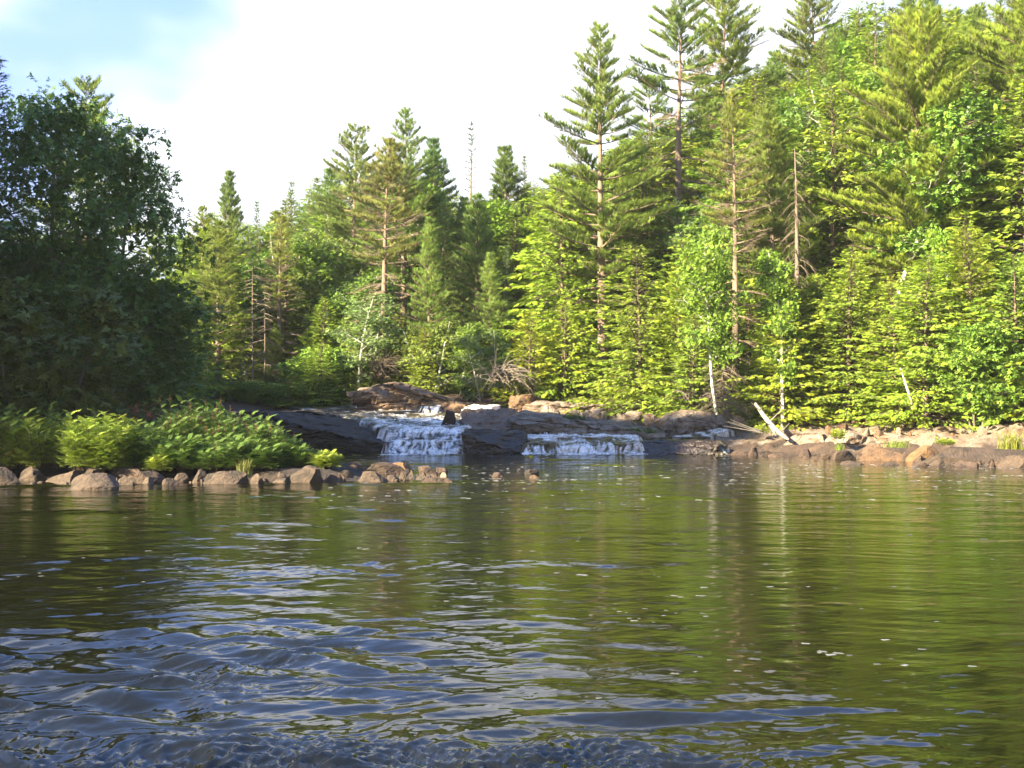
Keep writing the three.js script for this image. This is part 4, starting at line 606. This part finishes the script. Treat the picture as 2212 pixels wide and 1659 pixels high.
for (const [px, top, d] of [[405, 800, 58], [438, 812, 57.5], [478, 815, 58], [512, 822, 58.5], [548, 818, 59], [590, 822, 59.5], [640, 820, 60], [680, 812, 60.5], [725, 800, 61]]) at(P.bush[(px / 3 | 0) % 2], 'alder_bush', 'dark leafy bush in shade at the back of the flat slab', 'bush', px, top, d, { tint: [0.7, 0.75, 0.8], wide: 1.2 }, 'shaded bushes behind the slab');
for (const [x, z, h] of [[-20, -49, 8.5], [-22, -51, 9], [-24, -47, 9.5], [-26, -50, 10], [-21.5, -54, 8], [-25, -54, 9], [-28, -52, 10], [-24, -57, 8], [-29, -56, 9.5], [-20, -57.5, 7], [-32, -54, 11]]) plant(P.hemlock[1], 'hemlock_tree', 'hemlock in the wood behind the dark maples', 'hemlock tree', x, z, h, { wide: 1.15 }, 'hemlocks behind the dark maples');
// ---- the crowded slopes: what the skyline allows at each place
const SKY = [[330, 560], [360, 545], [400, 500], [440, 470], [490, 440], [540, 460], [575, 455], [600, 425], [640, 400], [690, 355], [740, 380], [800, 350], [900, 330], [960, 390], [1000, 400], [1060, 400], [1150, 365], [1210, 350], [1300, 330], [1380, 250], [1450, 240], [1520, 200], [1600, 130], [1660, 100], [1700, 85], [1740, 95], [1790, 70], [1830, 15], [1900, -20], [2000, -10], [2100, 10], [2250, -30], [2600, -60]];
const CLEAR = [[829, 34, 63.5, 790], [1303, 28, 60, 520], [1588, 24, 51, 760], [1722, 26, 50.5, 590], [1994, 34, 49.5, 540], [601, 34, 66, 700], [1466, 26, 64, 375], [872, 20, 69, 640]];
const skyAt = (px) => { for (let i = 0; i < SKY.length - 1; i++) if (px < SKY[i + 1][0]) return lerp(SKY[i][1], SKY[i + 1][1], clamp((px - SKY[i][0]) / (SKY[i + 1][0] - SKY[i][0]))); return -60; };
{
  const r = rng(404), placed = [];
  const tryOne = (px, d, minGap, species, hmin, hmax) => {
    const x = wx(px, d), z = -d, s = inland(x, z); if (s < 5.2 || (x < 6 && d < 57)) return;
    for (const q of placed) if (Math.hypot(q[0] - x, q[1] - z) < minGap) return;
    const wpx = 2.0 / d * F * 0.5, lim = Math.max(skyAt(px), skyAt(px - wpx) - 25, skyAt(px + wpx) - 25), y = landY(x, z), keep = CLEAR.reduce((m, [q, hw, dm, py]) => (d < dm && Math.abs(px - q) < hw + 1.6 / d * F ? Math.max(m, py - (Math.abs(px - q) > hw + 0.8 / d * F ? 90 : 0)) : m), -999), room = wy(Math.max(lim + r() * 45, keep), d) - y, h = species === 'slope' && d > 72 ? Math.min(24, room) * (0.82 + 0.18 * r()) : Math.min(lerp(hmin, hmax, r()), room);
    if (h < 3) return;
    placed.push([x, z]);
    const k = r(), p = species === 'front' ? (k < 0.5 ? P.hemlock[[0, 1, 3, 3][(r() * 4) | 0]] : k < 0.82 ? P.cedar[(r() * 2) | 0] : k < 0.93 ? P.bush[(r() * 2) | 0] : P.birch[1 + ((r() * 2) | 0)]) : (k < 0.64 ? P.hemlock[(r() * 3) | 0] : k < 0.7 ? P.spruce[(r() * 2) | 0] : k < 0.82 ? P.pineYoung[(r() * 2) | 0] : P.birch[(r() * 3) | 0]);
    const right = px > 1120, kind = P.hemlock.includes(p) ? 'hemlock' : P.cedar.includes(p) ? 'cedar' : P.bush.includes(p) ? 'alder' : P.birch.includes(p) ? 'birch' : P.spruce.includes(p) ? 'spruce' : 'pine';
    const LB = { hemlock: 'yellow-green hemlock', cedar: 'golden-green cedar', alder: 'leafy alder', birch: 'light-leaved birch', spruce: 'narrow spruce', pine: 'young pine' }[kind];
    const lm = LM.filter((q) => species === 'front' || !/brush|log/.test(q[1])).reduce((a, b) => (Math.abs(b[0] - px) < Math.abs(a[0] - px) ? b : a))[1], where = species === 'front' ? (right ? 'in the sunlit row over the bank below ' : 'in the low row behind the falls below ') + lm : 'crowded among others on the slope around ' + lm;
    plant(p, kind === 'alder' ? 'alder_bush' : kind === 'pine' ? 'white_pine' : kind + '_tree', LB + ' ' + where, kind === 'alder' ? 'bush' : kind + ' tree', x, z, kind === 'alder' ? Math.min(h, 4.6) : h, { wide: (kind === 'birch' ? (species === 'front' ? 0.62 : 0.95) : 1) * clamp(1.15 * Math.pow(p.h / h, 0.35), 0.85, 1.5), turn: r() * 6.28 }, (kind === 'birch' ? 'light-leaved birches' : kind === 'alder' ? 'alder bushes' : LB + 's') + ' ' + where);
  };
  for (let px = 395; px < 2330; px += 24) { // the trees along the skyline
    const right = px > 1180, d = (right ? 76 : 80) + r() * 12, x = wx(px, d), z = -d, y = landY(x, z), top = wy(skyAt(px) + r() * 26, d), h = Math.min(top - y, 25); if (h < 4) continue; placed.push([x, z]);
    const k = r(), p = k < 0.55 ? P.hemlock[(r() * 3) | 0] : k < 0.8 ? P.pineYoung[1] : k < 0.9 ? P.spruce[(r() * 2) | 0] : P.birch[1], nm = k < 0.55 ? 'hemlock' : k < 0.8 ? 'pine' : k < 0.9 ? 'spruce' : 'birch';
    plant(p, nm === 'pine' ? 'white_pine' : nm + '_tree', nm + ' of the back row along the skyline ' + (right ? 'of the right slope' : 'behind the falls'), nm + ' tree', x, z, h, { wide: clamp(1.25 * Math.pow(p.h / h, 0.35), 0.8, 1.5), turn: r() * 6.28 }, nm + ' trees along the skyline ' + (right ? 'of the right slope' : 'behind the falls'));
  }
  for (let i = 0; i < 400; i++) { const px = 1120 + r() * 1200; const d0 = lerp(54, 40, clamp((px - 1120) / 1100)); tryOne(px, d0 + r() * 5, 1.45, 'front', 4, 9.5); }
  for (let i = 0; i < 160; i++) tryOne(640 + r() * 520, 60 + r() * 5, 2.0, 'front', 3.5, 7);
  for (let i = 0; i < 700; i++) { const px = 1090 + r() * 1250; tryOne(px, lerp(59, 46, clamp((px - 1120) / 1100)) + Math.pow(r(), 0.8) * 44, 2.35, 'slope', 11, 19); }
  for (let i = 0; i < 420; i++) tryOne(400 + r() * 760, 64 + r() * 42, 2.4, 'slope', 10, 17);
}
// ---- trees out of the picture on the left, whose shade lies over the left bank and the falls
{
  const avoid = [], r = rng(88), perp = (x, z) => x * Math.cos(az) + z * Math.sin(az);
  for (let i = 0, n = 0; i < 4000 && n < 125; i++) {
    const x = -19 - r() * 50, z = 14 - r() * 62, c = perp(x, z); if (inland(x, z) < 1.2 || wx(-140, -z) < x + 2.5 || c > -33.8 || c < -48) continue;
    if (avoid.some((q) => Math.hypot(q[0] - x, q[1] - z) < 2.3)) continue; avoid.push([x, z]);
    const y0 = landY(x, z), run = (z + (c > -37 ? 47 : 40)) / Math.cos(az), top = (c > -37 ? 2.2 : 9) + run * Math.tan(el), h = Math.min(24, top - y0) * (0.88 + 0.16 * r()); if (h < 4) continue;
    n++; const p = c > -36 ? [P.hemlock[2], P.pineYoung[1]][n % 2] : [P.pineTall[0], P.maple[0], P.hemlock[2], P.hemlock[0]][n % 4];
    plant(p, 'bank_tree', 'tall tree of the wood on the near left bank', 'tree', x, z, h, { turn: r() * 6, wide: h < 10 ? 1.2 : 1 }, 'wood on the near left bank');
  }
}

// ---------------------------------------------------------------- shrubs on the bar
const pinnate = [0, 1, 2].map((v) => { const r = rng(600 + v); let a = []; for (let i = 0; i < 6; i++) for (const s of [-1, 1]) a = a.concat(kite(0.34 * (1 - 0.06 * i) * (0.85 + r() * 0.3), 0.13, 0.65, 0.12 - 0.22 * r(), s * 0.8, [0.12 + i * 0.14, -0.012 * i * i, 0], 0.05)); return a.concat(kite(0.3, 0.12, 1, -0.3, 0, [0.9, -0.3, 0])); });
function shrub(o) {
  const r = rng(o.seed), L = new Leaves(), W = new Wood(), g = new THREE.Group(), bark = barkCol([0.12, 0.085, 0.05], o.seed), spikes = [];
  for (let i = 0; i < o.stems; i++) {
    const A = r() * TAU, rad = Math.sqrt(r()), fx = Math.cos(A) * rad, fz = Math.sin(A) * rad, hh = o.h * (0.5 + 0.42 * r() + 0.22 * r() ** 4) * (1 - 0.35 * rad * rad), p0 = [fx * o.rx * 0.72, 0, fz * o.rz * 0.72], lean = [fx * 0.4 + (r() - 0.5) * 0.25, 1, fz * 0.4 + (r() - 0.5) * 0.25], pts = [p0];
    let d = V.norm(lean); for (let k = 0; k < 4; k++) { d = V.norm([d[0] + (r() - 0.5) * 0.1, d[1], d[2] + (r() - 0.5) * 0.1]); pts.push(V.add(pts[k], d, hh / 4)); }
    W.tube(pts, [0.012, 0.01, 0.008, 0.006, 0.004], 3, bark);
    const nl = o.leaves ?? 16;
    for (let k = 0; k < nl; k++) {
      const t = 0.12 + 0.88 * (k + r()) / nl, at2 = t * 4, j = Math.min(3, Math.floor(at2)), p = pts[j].map((v, c) => lerp(v, pts[j + 1][c], at2 - j)), B = k * 2.4 + r(), X = V.norm([Math.cos(B), 0.3 + 0.9 * t + (r() - 0.5) * 0.5, Math.sin(B)]);
      L.stamp(pinnate[(r() * 3) | 0], p, X, orth(X, [0, 1, 0]), (o.leaf ?? 0.3) * (0.7 + r() * 0.5) * (1.15 - 0.35 * t), jitterCol(r() < (o.red ?? 0) ? [0.26, 0.07, 0.03] : o.col, r, 0.4), 0.25, r);
    }
    if (r() < (o.spikes ?? 0)) spikes.push([pts[4], d]);
  }
  part('stem', W.build(), M.bark, g).userData.kind = 'stuff'; part('leaves', L.build(), leafMat('broad'), g);
  const sg = new Leaves(); for (let i = 0; i < 16; i++) { const t = i / 16, an = i * 2.4; sg.p.push(...spike(0.07 * (1.1 - t), 0.035, [Math.cos(an), 0.9, Math.sin(an)], [0, t * 0.24, 0])); for (let z = 0; z < 3; z++) sg.c.push(0.1, 0.042, 0.016); } const sgeo = sg.build();
  for (const [p, d] of spikes) { const m = part('flower_spike', sgeo, M.twig, g); m.position.set(p[0], p[1] - 0.05, p[2]); m.rotation.set(d[2] * 0.4, p[0] * 9, -d[0] * 0.4); const s = 0.8 + r() * 0.5; m.scale.set(s, s, s); }
  return g;
}
const green = [0.085, 0.15, 0.018], lime = [0.24, 0.3, 0.03];
const bush = (label, px, top, d, w, o) => { const x = wx(px, d), y = 0.28, g = shrub({ h: wy(top, d) - y, rx: w / F * d / 2, rz: (o.deep ?? 0.9) * w / F * d / 2, stems: 60, col: green, ...o }); g.position.set(x, y, -d); return add('shrub', g, label, 'shrub', null); };
bush('leafy shrub with red-tipped leaves at the left edge above the stones', 5, 862, 28.4, 110, { seed: 1, stems: 70, red: 0.05, col: lime });
bush('sunlit shrub with upright shoots second from the left on the bar', 95, 872, 28.6, 130, { seed: 2, stems: 80, spikes: 0.1, col: lime });
bush('brightest yellow-green shrub, hanging right down to the boulders', 215, 876, 27.9, 150, { seed: 3, stems: 120, spikes: 0.06, col: [0.23, 0.31, 0.03], leaves: 20 });
bush('dark hollow-sided shrub right of the brightest one', 315, 905, 28.3, 120, { seed: 4, stems: 80, spikes: 0.1 });
bush('tallest shrub on the bar, with a crest of lit leaves and rusty spikes', 425, 855, 29.6, 190, { seed: 5, stems: 140, spikes: 0.28, leaves: 18, col: [0.085, 0.145, 0.018] });
bush('rust-spiked shrub right of the tallest shrub', 515, 876, 29.4, 140, { seed: 6, stems: 100, spikes: 0.4 });
bush('shaded shrub sloping down towards the tip of the bar', 575, 915, 29.2, 140, { seed: 7, stems: 90, spikes: 0.15 });
bush('low dark shrub above the pointed boulder', 630, 955, 29.0, 90, { seed: 8, stems: 60 });
bush('small bright shrub, last before the bare stones at the tip', 702, 975, 28.9, 62, { seed: 9, stems: 45, col: lime, leaf: 0.24 });
bush('shrub at the back with red-bronze leaves, below the dark trees', 250, 850, 31.5, 150, { seed: 10, stems: 70, red: 0.16, col: [0.11, 0.13, 0.03] });
bush('bronze-leaved shrub at the back near the middle of the bar', 330, 862, 31.2, 90, { seed: 11, stems: 50, red: 0.2, col: [0.1, 0.13, 0.03] });
bush('deep green shrub in the middle front of the bar above the split stone', 390, 940, 28.2, 130, { seed: 12, stems: 90 });
bush('dark shrub in the middle of the bar above the ridge-backed boulder', 480, 935, 28.3, 150, { seed: 13, stems: 100, spikes: 0.1 });
bush('shaded shrub above the grass tuft', 555, 955, 28.4, 110, { seed: 14, stems: 70 });
bush('little leafy stems in front of the dark shrub near the split stone', 345, 978, 27.6, 40, { seed: 15, stems: 22, col: lime, leaf: 0.2 });
bush('back shrub filling in behind the left-hand shoots', 60, 890, 30.5, 170, { seed: 16, stems: 80 });
bush('back shrub behind the brightest one', 180, 900, 30.4, 160, { seed: 17, stems: 80 });
{ // grass
  const blades = (seed, n, h, sp, col) => { const r = rng(seed), L = new Leaves(); for (let i = 0; i < n; i++) { const a = r() * TAU, d = r() * sp, b = r() * TAU, ln = 0.25 + r() * 0.5, H = h * (0.6 + 0.4 * r()), o = [Math.cos(a) * d, 0, Math.sin(a) * d], m = V.add(o, [Math.cos(b) * ln * 0.3 * H, H * 0.6, Math.sin(b) * ln * 0.3 * H]), t = V.add(o, [Math.cos(b) * ln * H, H, Math.sin(b) * ln * H]), w = [Math.sin(b) * 0.007 * (1 + h), 0, -Math.cos(b) * 0.007 * (1 + h)], c = jitterCol(col, r, 0.5); L.tri(V.add(o, w), V.add(o, w, -1), m, c); L.tri(V.add(m, w), V.add(m, w, -1), t, c); L.tri(V.add(o, w), m, V.add(m, w), c); } return L.build(); };
  const tuft = (label, px, py, d, h, n, sp, seed, col) => { const g = new THREE.Group(); part('blades', blades(seed, n, h, sp, col), leafMat('broad'), g).userData.kind = 'stuff'; const x = wx(px, d); g.position.set(x, Math.max(wy(py, d), 0), -d); add('grass_tuft', g, label, 'grass tuft'); };
  tuft('pale grass tuft between the boulders of the left bar', 527, 1030, 27, 0.5, 70, 0.2, 3, [0.2, 0.21, 0.05]);
  tuft('yellow-green grass at the right edge of the picture above the long slab', 2190, 975, 37.5, 0.8, 160, 0.6, 4, [0.2, 0.22, 0.03]);
  tuft('mossy grass cushion on top of the orange-topped block', 1935, 966, 38.2, 0.28, 160, 0.5, 5, [0.14, 0.2, 0.02]);
  tuft('little bright grass clump on the shelf left of the wedge-shaped boulder', 1812, 972, 39.4, 0.3, 60, 0.2, 6, [0.16, 0.22, 0.02]);
}
const herb = (label, px, top, base, d, w, o = {}) => { const g = shrub({ h: (base - top) / F * d, rx: w / F * d / 2, rz: 0.35, stems: 24, leaves: 8, leaf: 0.2, col: lime, ...o }); g.position.set(wx(px, d), wy(base, d), -d); add('low_plant', g, label, 'plant'); };
herb('small green plants on the crest of the sloping ledge', 1240, 892, 910, 47.2, 60, { seed: 31, col: green });
herb('dark green low plants where the sloping ledge meets the wide cascade', 1385, 922, 942, 46, 80, { seed: 32, col: green });
herb('leafy plant on the pale rocks left of the right-hand cedar trunk', 2040, 946, 962, 39, 50, { seed: 33 });
herb('bright sprig in the crack of the pale granite band', 1810, 925, 948, 42, 22, { seed: 34 });
herb('leafy clump at the foot of the bleached leaning log', 1650, 915, 938, 45, 60, { seed: 35 });
herb('grassy plants in the shade beneath the trees right of the grey whaleback', 1500, 880, 896, 49.5, 60, { seed: 36 });
{ // bleached log and dead brush
  const g = new THREE.Group(), W = new Wood(), r = rng(5), c = barkCol([0.27, 0.235, 0.2], 2), P3 = (px, py, d) => [wx(px, d), wy(py, d), -d];
  W.tube([P3(1632, 872, 46), P3(1650, 898, 45), P3(1672, 925, 44.2), P3(1692, 942, 43.6), P3(1704, 950, 43.3)], [0.06, 0.1, 0.11, 0.09, 0.04], 9, c); part('trunk', W.build(), M.bark, g);
  const B = new Wood(); B.tube([P3(1655, 905, 44.9), P3(1668, 925, 44.2), P3(1676, 942, 43.7)], [0.08, 0.075, 0.03], 8, c); part('fork', B.build(), M.bark, g);
  const D = new Wood(); for (const [px, py, d, dx, dy] of [[1645, 890, 45.3, -0.5, 0.25], [1662, 911, 44.6, 0.45, 0.3], [1668, 920, 44.4, -0.4, 0.1], [1684, 936, 43.9, 0.35, 0.25]]) { const a = P3(px, py, d); D.tube([a, V.add(a, [dx * 0.6, dy, 0.1]), V.add(a, [dx, dy * 1.7, 0.2])], [0.035, 0.022, 0.012], 5, c); }
  for (let i = 0; i < 7; i++) { const a = P3(1640 + r() * 8, 930 + r() * 6, 44.4); D.tube([a, V.add(a, [-1.0 - r(), 0.25 + r() * 0.3, -0.2 + r() * 0.3])], [0.025, 0.008], 4, c); } part('dead_branch', D.build(), M.bark, g).userData.kind = 'stuff';
  add('driftwood_log', g, 'bleached white forked log leaning from the trees down to the rocks', 'log');
  const brush = (label, px, py, d, w, h, n, seed, col, hang) => { const q = rng(seed), T = new Wood(), cc = barkCol(col, seed), o = P3(px, py, d), G = new THREE.Group(); for (let i = 0; i < n; i++) { let a = V.add(o, [(q() - 0.5) * w * 0.4, (q() - 0.2) * h * 0.5, (q() - 0.5) * 0.8]), e = V.norm([(q() - 0.35) * 1.6, 0.4 + q() * 0.5, (q() - 0.4)]); const pts = [a]; for (let k = 0; k < 6; k++) { e = V.norm([e[0] + (q() - 0.5) * 0.5, e[1] - hang * (0.6 + q() * 0.7), e[2] + (q() - 0.5) * 0.5]); a = V.add(a, e, w / 9 * (0.6 + q() * 0.6)); pts.push(a); } T.tube(pts, [0.035, 0.028, 0.022, 0.017, 0.013, 0.009, 0.005], 3, cc); } part('dead_branch', T.build(), M.bark, G).userData.kind = 'stuff'; add('dead_brush', G, label, 'dead brush'); };
  brush('tangle of bleached dead branches hanging over the orange-stained rock', 1085, 822, 56, 3.0, 1.3, 90, 1, [0.27, 0.22, 0.165], 0.36);
  brush('heap of brown dead twigs above the domed pink outcrop', 822, 815, 60.5, 2.4, 1.8, 110, 2, [0.13, 0.095, 0.065], 0.2);
  brush('grey brushwood lying under the dead spruce on the bank', 1500, 868, 49, 2.6, 0.8, 70, 3, [0.17, 0.14, 0.11], 0.25);
  const stick = (label, pts, rad, col) => { const T = new Wood(), G = new THREE.Group(); T.tube(pts, rad, 7, (p) => { const s = n3(p[0] * 4, p[1] * 4, p[2] * 4), k = s > 0.45 ? 0.2 : 1; return [col[0] * k, col[1] * k, col[2] * k]; }); part('trunk', T.build(), M.bark, G); add('leaning_birch', G, label, 'tree stem'); };
  stick('white crooked birch stem hanging out over the right bank', [P3(1972, 882, 43), P3(1966, 858, 42.8), P3(1956, 828, 42.8), P3(1945, 795, 43.2)], [0.06, 0.055, 0.045, 0.03], [0.45, 0.41, 0.37]);
  stick('leaning white birch stem among the cedars above the right bank', [P3(2106, 782, 43.4), P3(2112, 755, 43.2), P3(2126, 715, 43.2), P3(2140, 690, 43.6)], [0.06, 0.055, 0.045, 0.03], [0.42, 0.37, 0.32]);
  stick('pale dead stem slanting across the foliage at the right edge', [P3(2230, 800, 42.5), P3(2195, 768, 42.5), P3(2170, 745, 42.8)], [0.06, 0.05, 0.03], [0.28, 0.22, 0.17]);
}

renderer.render(scene, camera);
